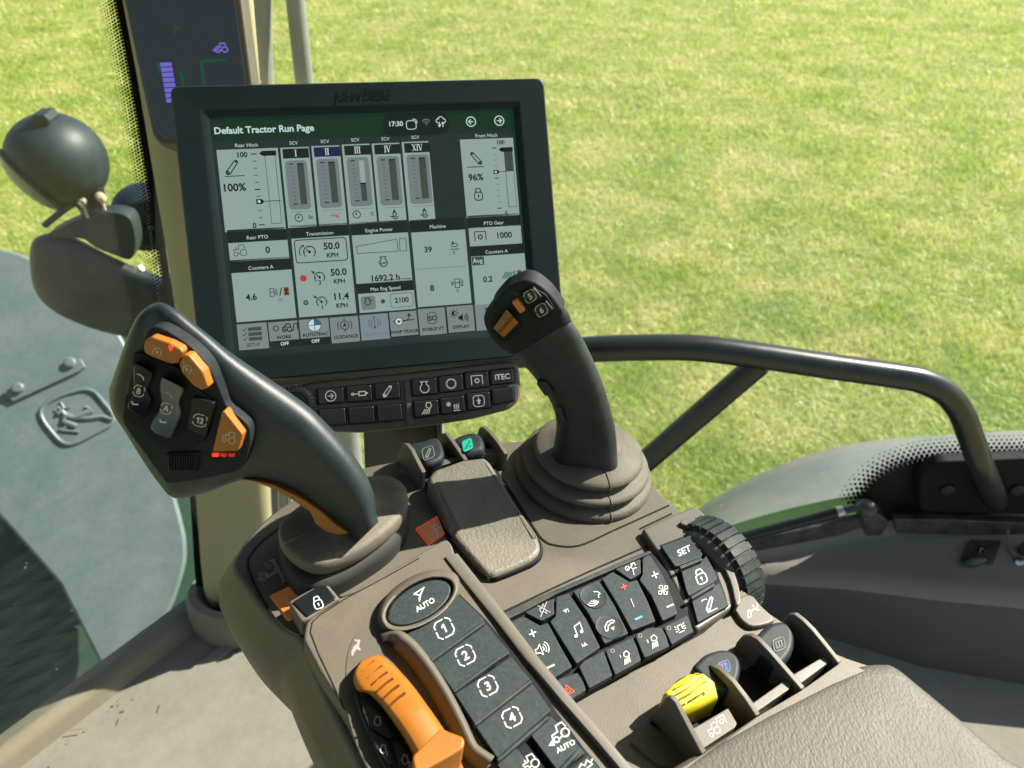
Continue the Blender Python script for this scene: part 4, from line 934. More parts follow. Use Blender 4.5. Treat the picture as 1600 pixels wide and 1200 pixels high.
def button_bar():
    BP = MP.off(-.004)
    t = thing("button_bar", "brown bar of black shortcut buttons mounted under the monitor", "buttons", BP.hit((640, 620)))
    out = [(425, 616), (440, 606), (500, 596), (650, 581), (797, 564), (808, 568), (812, 578), (815, 612), (811, 628), (795, 641), (740, 655), (685, 664), (565, 677), (500, 675), (440, 655), (424, 640)]
    mb = MB(); slab(mb, rnd(out, 8), BP, -.022, 0, .003); mb.build("bar_housing", M['bar'], t)
    mb = MB(); slab(mb, [(631, 596), (641, 595), (646, 662), (636, 663)], BP, 0, .0018, .0012); mb.build("rib", M['bar'], t)
    mb = MB(); lathe(mb, BP.hit((464, 630)), MN, [(.0135, -.002), (.0135, .006), (.012, .0085), (.0095, .0085), (.0085, .007), (.001, .007)], 40)
    for k in range(30):
        an = 2 * math.pi * k / 30; u = MX * math.cos(an) + MY * math.sin(an); box(mb, BP.hit((464, 630)) + u * .0132 + MN * .004, u * .0010, MN.cross(u) * .0006, MN * .0042)
    mb.build("dial", M['barkey'], t)
    c = crop(440, 540, 4)
    CYL = [('p', [(-.05, -.25), (.8, -.25), (.8, .25), (-.05, .25)]), ('l', [(-.05, 0), (-.75, 0)]), ('c', -.85, 0, .13), ('d', 1.0, 0, .13)]
    LIGHT = [('l', [(-.1, .3), (.1, .8), (.6, .8), (.75, .3), (.4, -.05), (-.1, .3)])] + [('l', [(-.25 + .25 * k, -.1), (-.7 + .3 * k, -.8)]) for k in range(4)]
    HEAT = [('l', [(-.95, .2), (-.25, .2)]), ('l', [(-.6, .55), (-.6, -.15)]), ('l', [(-.85, .45), (-.35, -.05)]), ('l', [(-.85, -.05), (-.35, .45)])] + [('l', [(.15 + .28 * k, -.55), (.25 + .28 * k, -.3), (.15 + .28 * k, -.1), (.25 + .28 * k, .15)]) for k in range(3)] + [('l', [(.05, -.75), (.95, -.75)])]
    UPB = [('p', rsq(.9, .4)), ('f', [(-.4, .0), (0, .45), (.4, .0), (.17, .0), (.17, -.5), (-.17, -.5), (-.17, 0)]), ('d', 0, .62, .09)]
    B = [((222, 275), (385, 262), (390, 355), (230, 368), ARROWC(1), 9.5, "black button with a circled arrow"), ((403, 258), (560, 245), (567, 345), (412, 355), CYL, 12, ""), ((580, 240), (735, 228), (742, 330), (588, 340), HARM, 10, ""),
         ((812, 215), (965, 203), (972, 302), (822, 315), ENGINE, 10.5, ""), ((980, 195), (1130, 182), (1138, 280), (988, 296), GEAR(.75, 16), 9, ""), ((1143, 172), (1290, 160), (1298, 258), (1150, 272), PTO, 10, ""), ((1305, 155), (1448, 140), (1452, 232), (1312, 247), 'iTEC', 8, ""),
         ((230, 405), (395, 390), (405, 492), (242, 505), None, 0, ""), ((415, 390), (575, 378), (583, 480), (425, 492), None, 0, ""), ((595, 378), (748, 365), (758, 465), (603, 478), None, 0, ""),
         ((825, 350), (978, 338), (985, 430), (835, 452), LIGHT, 11, ""), ((990, 330), (1140, 315), (1150, 415), (1002, 432), HEAT, 11, ""), ((1155, 302), (1300, 288), (1308, 388), (1165, 405), UPB, 9.5, ""), ((1312, 275), (1450, 258), (1455, 345), (1325, 370), None, 0, "")]
    for p0, p1, p2, p3, ic, sz, lb in B:
        P = c(p0, p1, p2, p3); ce = (sum(x for x, y in P) / 4, sum(y for x, y in P) / 4)
        mb = MB(); slab(mb, [(ce[0] + (x - ce[0]) * 1.07, ce[1] + (y - ce[1]) * 1.09) for x, y in P], BP, 0, .0002, 0, mi=1)
        slab(mb, P, BP, 0, .0035, .0013, r=2.5); b = mb.build("button", [M['barkey'], M['gap']], t)
        if ic:
            mb = MB(); f = Fr.px(BP.off(.0035), ce, (sz, -.085 * sz), (-.10 * sz, -sz), .0002)
            if ic == 'iTEC': draw(mb, Fr.px(BP.off(.0035), ce, (1, -.085), (-.10, -1), .0002), [('t', 'iTEC', 0, 0, 8.2)], 1)
            else: draw(mb, f, ic, .13)
            mb.build("symbol", M['white'], b, smooth=False)
    t = thing("monitor_arm", "dark square support arm below the button bar", "arm", Y(.53).hit((625, 780)))
    mb = MB(); slab(mb, [(566, 660), (684, 650), (694, 800), (572, 800)], Y(.50), -.05, 0, .004); mb.build("arm_box", M['rail'], t)
    mb = MB(); slab(mb, [(684, 650), (690, 650), (698, 800), (693, 800)], Y(.505), -.02, 0, .001); mb.build("edge_strip", M['post'], t)
button_bar()

def corner_display():
    n = V((.10, -.86, .50)).normalized(); CP = Pl(Y(.78).hit((300, 90)), n)
    t = thing("corner_display", "narrow dark display standing in front of the corner post", "display", CP.hit((310, 228)))
    mb = MB(); slab(mb, rnd([(178, -70), (370, -70), (396, 130), (402, 229), (252, 229), (238, 214), (226, 160)], 9), CP, -.03, 0, .004); mb.build("display_housing", M['beige2'], t)
    mb = MB(); slab(mb, rnd([(186, -70), (357, -70), (384, 130), (390, 217), (258, 217), (244, 206), (231, 160)], 10), CP, 0, .0015, .0008); s = mb.build("screen", M['s_black'], t)
    F_ = CP.off(.0015); ex, ey = (1, -.02), (-.17, -1)
    mb = MB(); draw(mb, Fr.px(F_, (276, 46), ex, ey), [('t', 'P', 0, 0, 15, False)]); mb.build("gear_letter", M['c_dim'], s, smooth=False)
    mb = MB(); draw(mb, Fr.px(F_, (346, 75), (10, -.3), (-1.5, -9)), TRACTOR + [('f', [(-1.5, -.35), (-.9, .1), (-.9, -.8)])], .22); mb.build("tractor_symbol", M['c_purple'], s, smooth=False)
    mb = MB()
    for k in range(8):
        x, y = 250 + k * 1.35, 98 + k * 8.0; mb.add([F_.hit(p) + n * .0003 for p in ((x, y), (x + 18, y - .8), (x + 19.2, y + 5.6), (x + 1.2, y + 6.6))], [[3, 2, 1, 0]])
    mb.build("level_bars", M['c_purple'], s, smooth=False)
    mb = MB()
    for P in ([(247, 97), (250, 115)], [(283, 113), (286, 130), (290, 165)], [(352, 93), (314, 96), (319, 130), (322, 165)]): ribbon(mb, [F_.hit(p) + n * .0003 for p in P], .0022, n)
    mb.build("scale_lines", M['c_green'], s, smooth=False)
corner_display()

# ------------------------------------------------------------------ armrest console
D1 = V((-1100, 1587, 80)).normalized()                              # along the console, away from the camera
PN = V((.121, .034, .991)).normalized(); PN = (PN - D1 * PN.dot(D1)).normalized()
D2 = D1.cross(PN).normalized()                                      # across it, to the right
P0 = Pl(Z(-.40).hit((900, 900)), PN)
GREY = .0
def S(pts, n=5): return [tuple(p) for p in spline([V(p) for p in pts], n)]
KX, KY = (.88, -.47), (-.42, -.91)                                  # print on the left key column: right, up
CX, CY = (.91, -.42), (-.36, -.93)                                  # print on the centre keys
def sym(plane, c, size, items, parent, m='white', wd=.13, ex=KX, ey=KY, name="symbol", lift=.0002):
    mb = MB(); draw(mb, Fr.px(plane, c, (ex[0] * size, ex[1] * size), (ey[0] * size, ey[1] * size), lift), items, wd)
    return mb.build(name, M[m], parent, smooth=False)
def digits(s, h):
    one = lambda u: ('f', [(u - .28 * h, .22 * h), (u - .28 * h, .05 * h), (u - .02 * h, .20 * h), (u - .02 * h, -.5 * h), (u + .17 * h, -.5 * h), (u + .17 * h, .5 * h), (u + .02 * h, .5 * h)])
    if s == '1': return [one(0)]
    if s == '12': return [one(-.36 * h), ('t', '2', .3 * h, 0, h)]
    return [('t', s, 0, 0, h)]
def label_box(s): return [('l', [(-.95, .25), (-.95, .6), (-.6, .95), (.25, .95)]), ('l', [(.45, .95), (.6, .95), (.95, .6), (.95, .3)]), ('l', [(.95, .1), (.95, -.6), (.6, -.95), (-.3, -.95)]), ('l', [(-.5, -.95), (-.6, -.95), (-.95, -.6), (-.95, 0)]), *digits(s, .95)]
TRACAUTO = [('c', -.35, .15, .22), ('c', .55, .35, .34), ('l', [(-.15, .1), (.2, .2)]), ('l', [(-.6, .35), (-.55, .6), (.0, .7), (.05, 1.2), (.65, 1.25), (.8, .75)]), ('f', [(-1.15, .0), (-.6, .35), (-.65, -.2)]), ('l', [(-.7, .1), (-.2, -.1)]), ('t', 'AUTO', .1, -.65, .42)]

con = thing("armrest_console", "brown armrest console covered with black control buttons", "console", P0.hit((760, 960)))
def console_body():
    # shell: top sheet traced on the console plane, skirt that bulges and tucks under
    rim = [(370, 885), (378, 862), (400, 832), (440, 795), (500, 762), (560, 735), (622, 722), (650, 716), (720, 704), (790, 693), (850, 690), (930, 700), (1000, 745), (1040, 782), (1075, 812), (1110, 850), (1150, 905), (1172, 935), (1215, 968), (1300, 1020), (1390, 1052), (1420, 1075), (1560, 1195), (1700, 1330), (1400, 1420), (900, 1420), (640, 1330), (560, 1180), (510, 1080), (480, 1012), (470, 995), (440, 978), (410, 945), (385, 910)]
    top = S(rim, 4); T = [P0.hit(p) for p in top]; n = len(T)
    ctr = sum(T, V((0, 0, 0))) / n
    out = []
    for p in T: d = p - ctr; d -= PN * d.dot(PN); out.append(d.normalized())
    left = np.array([1.0 if p[0] < 620 and p[1] > 760 else 0.0 for p in top])
    for _ in range(6): left = (np.roll(left, 1) + left * 2 + np.roll(left, -1)) / 4
    prof = [(0, .0), (.0016, -.0006), (.0034, -.003), (.0046, -.008)]
    ext = [(.008, -.020), (.010, -.038), (.006, -.060), (-.004, -.085), (-.018, -.115), (-.032, -.15)]
    rings = [T]
    for a, h in prof: rings.append([p + o * a + PN * (h - .0005) for p, o in zip(T, out)])
    for a, h in ext: rings.append([p + o * ((a + .004) * l + (.0046 - .02 * -h) * (1 - l)) + PN * h for p, o, l in zip(T, out, left)])
    mb = MB(); loft(mb, rings, cap=False); mb.add(T, [list(range(n))]); mb.build("shell", M['beige'], con, sharp=50)
    # gear gate plate at the left, with its dark joint line
    gate = S([(388, 884), (396, 860), (420, 836), (462, 808), (520, 778), (580, 756), (640, 790), (690, 798), (706, 828), (695, 846), (620, 888), (535, 932), (500, 908), (462, 928), (456, 945), (470, 990), (440, 976), (408, 932)], 4)
    mb = MB(); slab(mb, gate, P0, .0, .0012, .0006); mb.build("gate_plate", M['gate'], con)
    mb = MB(); pl = P0.off(.0016); ribbon(mb, [pl.hit(p) for p in S([(640, 792), (580, 757), (520, 779), (462, 809), (420, 837), (396, 861), (388, 884), (408, 932), (440, 975), (470, 995)], 5)[5:-12]], .0011, PN); mb.build("joint_line", M['gap'], con, smooth=False)
    # shift pattern plate and the two orange badges
    c = crop(360, 800, 4.286)
    mb = MB(); slab(mb, c((150, 352), (270, 300), (330, 285), (480, 440), (240, 530)), P0, .001, .0018, .0004, r=5); pt = mb.build("pattern_plate", M['gate'], con)
    pp = P0.off(.0018); f = lambda *q: [pp.hit(x) + PN * .0002 for x in c(*q)]
    mb = MB()
    for q in ([(240, 440), (320, 392)], [(285, 320), (360, 465)], [(232, 410), (258, 442)], [(290, 385), (330, 375)], [(262, 330), (300, 318)], [(345, 470), (378, 455)]): ribbon(mb, f(*q), .0017, PN)
    for q in ((205, 420), (225, 455), (195, 450), (240, 350), (262, 368), (370, 395), (395, 410), (345, 365)): draw(mb, Fr.px(pp, c(q)[0], (3.6, -1.6), (-1.2, -3.2), .0002), [('c', 0, 0, .8), ('l', [(-.8, 0), (.8, 0)])], .25)
    mb.build("shift_pattern", M['dim'], pt, smooth=False)
    for nm, q, let, cc, sz in (("park_badge", [(651, 826), (690, 803), (712, 821), (670, 850)], 'P', (683, 827), 8.5), ("neutral_badge", [(424, 931), (471, 909), (498, 950), (450, 968)], 'N', (457, 936), 9.5)):
        mb = MB(); slab(mb, [(sum(x for x, y in q) / 4 + (p[0] - sum(x for x, y in q) / 4) * 1.08, sum(y for x, y in q) / 4 + (p[1] - sum(y for x, y in q) / 4) * 1.08) for p in q], P0, .001, .0018, .0003, r=2); b = mb.build(nm, M['badgerim'] if let == 'P' else M['badge'], con)
        mb = MB(); slab(mb, q, P0, .0018, .0024, .0004, r=2); mb.build("badge_face", M['badge'], b)
        sym(P0.off(.0024), cc, sz, [('t', let, 0, 0, 1.9 if let == 'P' else 2.0, False)], b, 'white', ex=(.85, -.42) if let == 'P' else (.9, -.45), ey=(-.5, -.9), name="letter")
    # raised deck that carries the key column
    deck = [(474, 1000), (477, 974), (486, 964), (540, 932), (690, 844), (699, 842), (706, 850), (712, 868), (783, 958), (885, 1090), (1000, 1228), (1000, 1320), (640, 1320), (580, 1200), (545, 1120), (500, 1050)]
    mb = MB(); slab(mb, rnd(deck, 6), P0, -.002, .012, .003, 4); dk = mb.build("key_deck", M['beige'], con)
    pd = P0.off(.0122)
    mb = MB(); ribbon(mb, [pd.hit(p) for p in [(655, 872), (600, 903), (540, 935), (500, 961), (488, 972), (485, 988), (497, 1020), (520, 1068), (545, 1125), (572, 1190)]], .0007, PN); mb.build("joint_line", M['gap'], dk, smooth=False)
    # lock button block
    c = crop(360, 800, 4.286)
    mb = MB(); slab(mb, c((385, 600), (470, 548), (600, 480), (650, 475), (735, 575), (515, 720), (470, 735)), P0, -.004, .013, .003, 4, r=5); blk = mb.build("button_block", M['beige'], con)
    mb = MB(); slab(mb, c((415, 600), (500, 548), (600, 488), (640, 490), (706, 578), (512, 700)), P0.off(.013), -.0006, .0010, .0006, r=3); b = mb.build("button", M['gloss'], con)
    b['label'] = 'glossy black button with a white padlock'; sym(P0.off(.014), c((585, 607))[0], 10.5, PADLOCK, b, wd=.16, ex=(.93, -.36), ey=(-.35, -.93))
    # right-hand edging rail of the key column
    e = [(706, 868), (740, 912), (784, 968), (830, 1030), (884, 1096), (940, 1160), (1005, 1238), (1060, 1300)]
    pr = P0.off(.0125); mb = MB()
    L_ = [pr.hit((x - 11, y + 3)) for x, y in e]; R_ = [pr.hit((x + 9, y - 2)) for x, y in e]
    rings = []
    for i, (a, b_) in enumerate(zip(L_, R_)):
        u = (b_ - a); h = .001 + .0025 * min(1, i / 3)
        rings.append([a - PN * .02, a + PN * (h * .7), a + u * .12 + PN * (h * .95), a + u * .5 + PN * h, a + u * .85 + PN * (h * .9), b_ + PN * (h * .5), b_ - PN * .02])
    loft(mb, rings); mb.build("edging_rail", M['beige2'], con)
    mb = MB()                                                       # dark joint lines across the shell
    pl = P0.off(.0006)
    for q in ([(710, 878), (772, 952), (784, 962)], [(766, 722), (800, 770), (835, 825), (849, 843), (866, 851), (905, 852), (960, 828), (1046, 789)], [(786, 956), (900, 902), (1022, 848)], [(1000, 826), (1050, 802)], [(892, 1100), (960, 1063), (1090, 992), (1100, 986)], [(1100, 986), (1142, 955), (1158, 972), (1182, 978)]):
        ribbon(mb, [pl.hit((p.x, p.y)) for p in spline([V(x) for x in q], 5, False)], .0012, PN)
    mb.build("joint_line", M['gap'], con, smooth=False)
console_body()

def auto_button():
    ex, ey = (.868, -.497), (.497, .868)
    def ell(a, b, cx=655, cy=941, n=48): return [(cx + a * math.cos(t) * ex[0] + b * math.sin(t) * ey[0], cy + a * math.cos(t) * ex[1] + b * math.sin(t) * ey[1]) for t in [2 * math.pi * k / n for k in range(n)]]
    mb = MB(); pl = P0.off(.012)
    o0 = [pl.hit(p) for p in ell(71, 38, 654, 944)]; o1 = [p + PN * .0045 for p in (pl.hit(q) for q in ell(70, 37, 654, 944))]
    r1 = [P0.off(.0185).hit(p) for p in ell(66, 34)]; r2 = [P0.off(.0190).hit(p) for p in ell(62.5, 31)]; r3 = [P0.off(.0180).hit(p) for p in ell(59, 28.5)]; r4 = [P0.off(.013).hit(p) for p in ell(57.5, 27.5)]
    loft(mb, [o0, o1, r1, r2, r3, r4], cap=False); mb.build("oval_rim", M['beige'], con, sharp=80)
    mb = MB(); a = [P0.off(.013).hit(p) for p in ell(57, 27)]; b = [P0.off(.0165).hit(p) for p in ell(55.5, 26)]; c = [P0.off(.0172).hit(p) for p in ell(51, 23.5)]
    loft(mb, [a, b, c]); bt = mb.build("button", M['key'], con, sharp=60); bt['label'] = 'oval black button reading AUTO under an arrow'
    sym(P0.off(.0172), (657, 931), 11, [('l', [(-.95, .55), (.75, .95), (.0, .1), (-.35, -.75)]), ('l', [(-.95, .55), (-.1, .15), (-.35, -.75)])], bt, wd=.2, ex=(.9, -.35), ey=(-.2, -.95))
    sym(P0.off(.0172), (664, 945), 1, [('t', 'AUTO', 0, 0, 8.2)], bt, wd=.2, ex=(.87, -.50), ey=(-.45, -.9), name="lettering")
auto_button()

def key_column():
    c = crop(460, 880, 3.75); e = crop(780, 1000, 5.333)
    K = P0.off(.0125)
    mb = MB(); slab(mb, [(628, 992), (716, 926), (760, 968), (835, 1060), (870, 1112), (912, 1168), (985, 1255), (840, 1290), (775, 1192), (735, 1132), (700, 1078), (668, 1030)], K, -.004, .0003, .0002); mb.build("key_panel", M['gap'], con)
    keys = [([(630, 995), (716, 929), (757, 968), (672, 1029)], '1', (694, 982)), ([(675, 1034), (759, 974), (797, 1020), (707, 1078)], '2', (727, 1024)), ([(711, 1084), (799, 1026), (828, 1061), (741, 1130)], '3', (762, 1072)),
            ([(744, 1136), (831, 1067), (861, 1110), (777, 1184)], '4', (800, 1121))]
    for q, s, cc in keys:
        mb = MB(); slab(mb, q, K, 0, .0035, .0010, r=2); b = mb.build("button", M['key'], con); b['label'] = f'dusty black key marked {s} in a square'
        sym(K.off(.0035), cc, 14.5, label_box(s), b, wd=.13)
    mb = MB(); slab(mb, [(829, 1148), (860, 1118), (914, 1176), (874, 1208)], K, 0, .0035, .001, r=2); b = mb.build("button", M['key'], con); b['label'] = 'black key with tractor arrow and AUTO'
    sym(K.off(.0035), e((515, 830))[0], 19, TRACAUTO, b, wd=.11)
    mb = MB(); slab(mb, [(777, 1194), (806, 1168), (850, 1222), (815, 1255)], K, 0, .0035, .001, r=2); b = mb.build("button", M['key'], con)
    sym(K.off(.0035), (828, 1192), 14, TRACTOR, b, wd=.12)
    mb = MB(); slab(mb, [(880, 1214), (918, 1180), (970, 1240), (925, 1275)], K, 0, .0035, .001, r=2); b = mb.build("button", M['key'], con)
    sym(K.off(.0035), (917, 1198), 13, [('l', [(-1, .2), (-.5, .6), (-.2, .2), (.3, .7), (.6, .2), (1, .5)]), ('l', [(-.8, -.4), (.8, .0)])], b, wd=.14)
    for a, b_, w_ in (((673, 1031), (757, 971), 5.5), ((708, 1080), (780, 1027), 5.5), ((741, 1132), (830, 1063), 5.5), ((777, 1188), (857, 1119), 6), ((868, 1212), (904, 1173), 7)):
        d = V((b_[0] - a[0], b_[1] - a[1])).normalized(); nn = V((d.y, -d.x)) * w_ * .5
        mb = MB(); slab(mb, [(a[0] + nn.x, a[1] + nn.y), (b_[0] + nn.x, b_[1] + nn.y), (b_[0] - nn.x, b_[1] - nn.y), (a[0] - nn.x, a[1] - nn.y)], K, .002, .0062, .0010, r=2.5); mb.build("divider_bar", M['keypanel'], con)
key_column()

def centre_keys():
    c = crop(760, 840, 4); K = P0.off(.006)
    pan = c((108, 470), (240, 405), (420, 330), (640, 235), (800, 165), (1020, 78), (1060, 120), (1130, 210), (1200, 330), (1250, 430), (1300, 592), (1000, 755), (780, 880), (530, 1022), (380, 860), (240, 670))
    mb = MB(); slab(mb, pan, P0, -.003, .006, .0008); mb.build("key_panel", M['gap'], con)
    mb = MB(); slab(mb, c((108, 470), (240, 405), (640, 235), (800, 165), (1020, 78), (1035, 95), (800, 195), (430, 355), (235, 460), (130, 512)), K, 0, .004, .001, r=2); mb.build("panel_edge", M['keypanel'], con)
    X, Y_ = CX, CY
    SPK = [('l', [(-.9, -.3), (-.9, .3), (-.5, .3), (-.05, .75), (-.05, -.75), (-.5, -.3), (-.9, -.3)]), ('a', 0, 0, .35, -60, 60), ('a', 0, 0, .7, -55, 55), ('a', 0, 0, 1.05, -50, 50)]
    MUTE = [('l', [(-.6, -.3), (-.6, .3), (-.2, .3), (.2, .8), (.2, -.8), (-.2, -.3), (-.6, -.3)]), ('l', [(-.9, -.9), (.9, .9)]), ('l', [(-.7, .9), (.8, -.9)])]
    NOTE = [('d', -.45, -.7, .24), ('d', .5, -.45, .24), ('l', [(-.25, -.7), (-.25, .6), (.7, .85), (.7, -.45)])]
    FAN = [('c', 0, 0, .14)] + [('l', [(.14 * math.cos(a), .14 * math.sin(a)), (.75 * math.cos(a - .45), .75 * math.sin(a - .45)), (.95 * math.cos(a), .95 * math.sin(a)), (.75 * math.cos(a + .45), .75 * math.sin(a + .45)), (.14 * math.cos(a), .14 * math.sin(a))]) for a in [k * math.pi / 2 + .3 for k in range(4)]]
    LAMP = [('l', [(-.1, .2), (.0, .75), (.5, .85), (.75, .4), (.5, .0), (-.1, .2)])] + [('l', [(-.1 + .22 * k, -.1), (-.4 + .28 * k, -.85)]) for k in range(4)]
    BEAC = [('l', [(-.35, -.4), (-.35, .45), (.35, .45), (.35, -.4)]), ('l', [(-.55, -.75), (.55, -.75)])] + [('l', [(s * .55, .3 - .35 * k), (s * .95, .55 - .5 * k)]) for s in (-1, 1) for k in range(3)]
    AIR = [('c', -.5, .5, .3), ('l', [(-.5, .5), (-.5, .2)]), ('l', [(.1, -.9), (.3, .1), (.0, .4), (.5, .8)]), ('l', [(.3, .1), (.9, .0)]), ('l', [(.2, .9), (.8, .9), (.85, .4)])]
    VOICE = [('l', [(.0, .8), (.55, .6), (.8, .2), (.5, .1), (.4, -.3)]), ('a', -.5, -.1, .3, 200, 320), ('a', -.5, -.1, .6, 200, 320), ('a', -.5, -.1, .9, 200, 320)]
    PHONE = [('l', [(-.9, -.5), (-.8, .2), (-.2, .75), (.6, .75), (.9, .5), (.6, .25), (.3, .4), (-.3, .1), (-.45, -.4), (-.9, -.5)]), ('f', [(-.05, -.3), (.6, -.3), (.27, -.85)])]
    PLUS = [('l', [(-.8, 0), (.8, 0)]), ('l', [(0, -.8), (0, .8)])]; MINUS = [('l', [(-1, 0), (1, 0)])]
    SKIP = [('f', [(-.7, .55), (.7, .55), (0, -.6)]), ('l', [(.9, .6), (.9, -.6)])]
    def k(poly, syms, lab=None, h=.0048, dim=None):
        P = c(*poly); mb = MB(); slab(mb, P, K, 0, h, .0014, r=2.5)
        if dim:
            for d in dim:                                           # dished finger spots
                q = K.off(h).hit(c(d)[0]); lathe(mb, q, PN, [(.0086, .00005), (.0083, .0004), (.0079, .0004), (.0072, .0001), (.003, .00006), (.0004, .00005)], 26, 0, 1, None, True)
        b = mb.build("button", M['key'], con)
        if lab: b['label'] = lab
        for s in syms:
            it, cc, sz = s[:3]; m = s[3] if len(s) > 3 else 'white'; wd = s[4] if len(s) > 4 else .13
            sym(K.off(h), c(cc)[0], sz, it, b, m, wd, X, Y_, lift=.0004 if not dim else .0005)
        return b
    k([(150, 522), (230, 488), (335, 548), (385, 532), (470, 690), (537, 806), (415, 882), (270, 690)], [(PLUS, (288, 600), 7.5, 'white', .26), (SPK, (345, 700), 11, 'white', .13), (MINUS, (402, 807), 6.5, 'white', .4)], 'volume rocker key with plus, speaker and minus')
    k([(240, 466), (420, 378), (424, 478), (345, 520)], [(MUTE, (358, 450), 10, 'dim', .13)], 'small key with crossed-out bell')
    k([(436, 368), (515, 345), (625, 510), (712, 685), (562, 788), (470, 640), (396, 522), (432, 490)], [(SKIP, (494, 463), 5, 'white', .2), (NOTE, (567, 580), 11, 'white', .14), ([('f', [(-.7, -.55), (.7, -.55), (0, .6)]), ('l', [(-.9, .6), (-.9, -.6)])], (615, 668), 5, 'white', .2)], 'music key with note and skip marks')
    k([(540, 334), (700, 262), (800, 420), (888, 598), (738, 664), (640, 480)], [(VOICE, (680, 375), 11, 'white', .13), (PHONE, (772, 556), 10, 'white', .14)], 'key with two dished spots for voice and phone', dim=[(668, 372), (768, 558)])
    k([(720, 254), (788, 212), (895, 275), (942, 262), (1010, 400), (1058, 523), (908, 582), (820, 420)], [(PLUS, (858, 310), 6, 'redprint', .34), ([('l', [(0, .9), (0, -.6)]), ('l', [(0, -.1), (0, -.9)])], (912, 410), 8, 'white', .12), (MINUS, (950, 505), 6.5, 'blueprint', .45)], 'temperature key with red plus and blue minus')
    k([(806, 196), (962, 132), (966, 222), (900, 262)], [(AIR, (905, 205), 10, 'white', .12)], 'small key with air outlet figure')
    k([(975, 128), (1020, 102), (1100, 230), (1160, 370), (1195, 475), (1100, 520), (1030, 360), (955, 262), (975, 232)], [(PLUS, (1053, 235), 7, 'white', .26), (FAN, (1104, 330), 9.5, 'white', .13), (MINUS, (1148, 428), 6, 'white', .4)], 'fan key with plus and minus')
    k([(420, 897), (568, 842), (600, 890), (624, 952), (530, 1010)], [([('p', [(-.9, -.7), (.9, -.7), (0, .9)]), ('p', [(-.4, -.4), (.4, -.4), (0, .3)])], (508, 955), 9.5, 'redprint', .14)], 'hazard key with red triangle', .0035)
    k([(578, 806), (610, 768), (732, 705), (788, 862), (642, 942)], [], None, .0035)
    k([(742, 702), (912, 620), (940, 680), (968, 768), (804, 858)], [(LAMP, (868, 755), 11, 'white', .13), ([('t', '1', 0, 0, 1.5)], (836, 745), 3, 'white'), ([('c', 0, 0, .8)], (788, 710), 3.5, 'dim', .2)], 'work lamp key number one', .0035)
    k([(930, 614), (1000, 565), (1094, 560), (1122, 610), (1144, 680), (988, 752)], [(LAMP, (1040, 655), 11, 'white', .13), ([('t', '2', 0, 0, 1.5)], (1006, 650), 3, 'white'), ([('c', 0, 0, .8)], (960, 615), 3.5, 'dim', .2)], 'work lamp key number two', .0035)
    k([(1106, 556), (1253, 484), (1275, 530), (1290, 588), (1157, 668)], [(BEAC, (1210, 565), 9, 'white', .14), ([('c', 0, 0, .8)], (1140, 568), 3.5, 'dim', .2)], 'beacon key', .0035)
    # SET block on the right
    mb = MB(); fr_ = [(1003, 826), (1046, 806), (1084, 790), (1100, 800), (1130, 845), (1148, 892), (1152, 938), (1143, 950), (1090, 984), (1081, 978), (1060, 925), (1030, 866)]
    slab(mb, rnd(fr_, 5), P0, -.003, .006, .0025, 4); mb.build("key_frame", M['beige2'], con)
    g = crop(980, 780, 2.857); K2 = P0.off(.006)
    mb = MB(); slab(mb, g((145, 205), (285, 152), (345, 225), (400, 320), (440, 430), (452, 480), (312, 555), (275, 460), (215, 330)), K2, -.002, .0003, .0002); mb.build("key_panel", M['gap'], con)
    for P, it, cc, sz, lab in (([(150, 208), (284, 158), (318, 198), (342, 236), (330, 258), (228, 298), (212, 300)], [('t', 'SET', 0, 0, 1.0)], (254, 230), 10.0, 'key reading SET'), ([(240, 312), (338, 268), (352, 252), (385, 310), (402, 352), (385, 372), (275, 432), (262, 400)], PADLOCK, (328, 345), 12.5, 'key with a padlock'), ([(288, 448), (392, 384), (412, 372), (435, 430), (448, 476), (315, 550)], HARM + [('l', [(-.7, -1.0), (.8, -1.0)]), ('a', -.6, .2, .7, 50, 120)], (368, 468), 11, 'key with a lifting arm')):
        mb = MB(); slab(mb, g(*P), K2, 0, .0032, .0012, r=2); b = mb.build("button", M['key'], con); b['label'] = lab
        sym(K2.off(.0032), g(cc)[0], sz, it, b, 'white', .14, X, Y_)
    for a, b_ in (((235, 305), (335, 264)), ((285, 440), (390, 378))):
        a, b_ = g(a, b_); d = V((b_[0] - a[0], b_[1] - a[1])).normalized(); nn = V((d.y, -d.x)) * 2.6
        mb = MB(); slab(mb, [(a[0] + nn.x, a[1] + nn.y), (b_[0] + nn.x, b_[1] + nn.y), (b_[0] - nn.x, b_[1] - nn.y), (a[0] - nn.x, a[1] - nn.y)], K2, .001, .0065, .0012, r=2.4); mb.build("divider_bar", M['keypanel'], con)
    # knurled wheel
    w0 = P0.hit((1113, 871)) - PN * .018; ax = (P0.hit((1160, 850)) - P0.hit((1100, 880))); ax = (ax - D1 * ax.dot(D1)).normalized()
    R_ = .0360
    mb = MB(); lathe(mb, w0 - ax * .010, ax, [(.004, -.001), (R_ - .012, .000), (R_ - .006, .002), (R_ - .003, .005), (R_ - .0018, .012), (R_ - .004, .0125)], 56); mb.build('wheel_hub', M['beige2'], con, sharp=60)
    mb = MB()
    lathe(mb, w0 - ax * .004, ax, [(R_ - .012, -.003), (R_ - .006, -.001), (R_ - .002, .001), (R_, .005), (R_ + .0002, .012), (R_ - .0006, .020), (R_ - .005, .0235), (R_ - .014, .024)], 72)
    u = D1; v = ax.cross(u)
    for k_ in range(36):
        an = 2 * math.pi * k_ / 36; rd = u * math.cos(an) + v * math.sin(an); tg = ax.cross(rd)
        box(mb, w0 + ax * .0075 + rd * (R_ + .0002), ax * .0088, tg * .00235, rd * .0011)
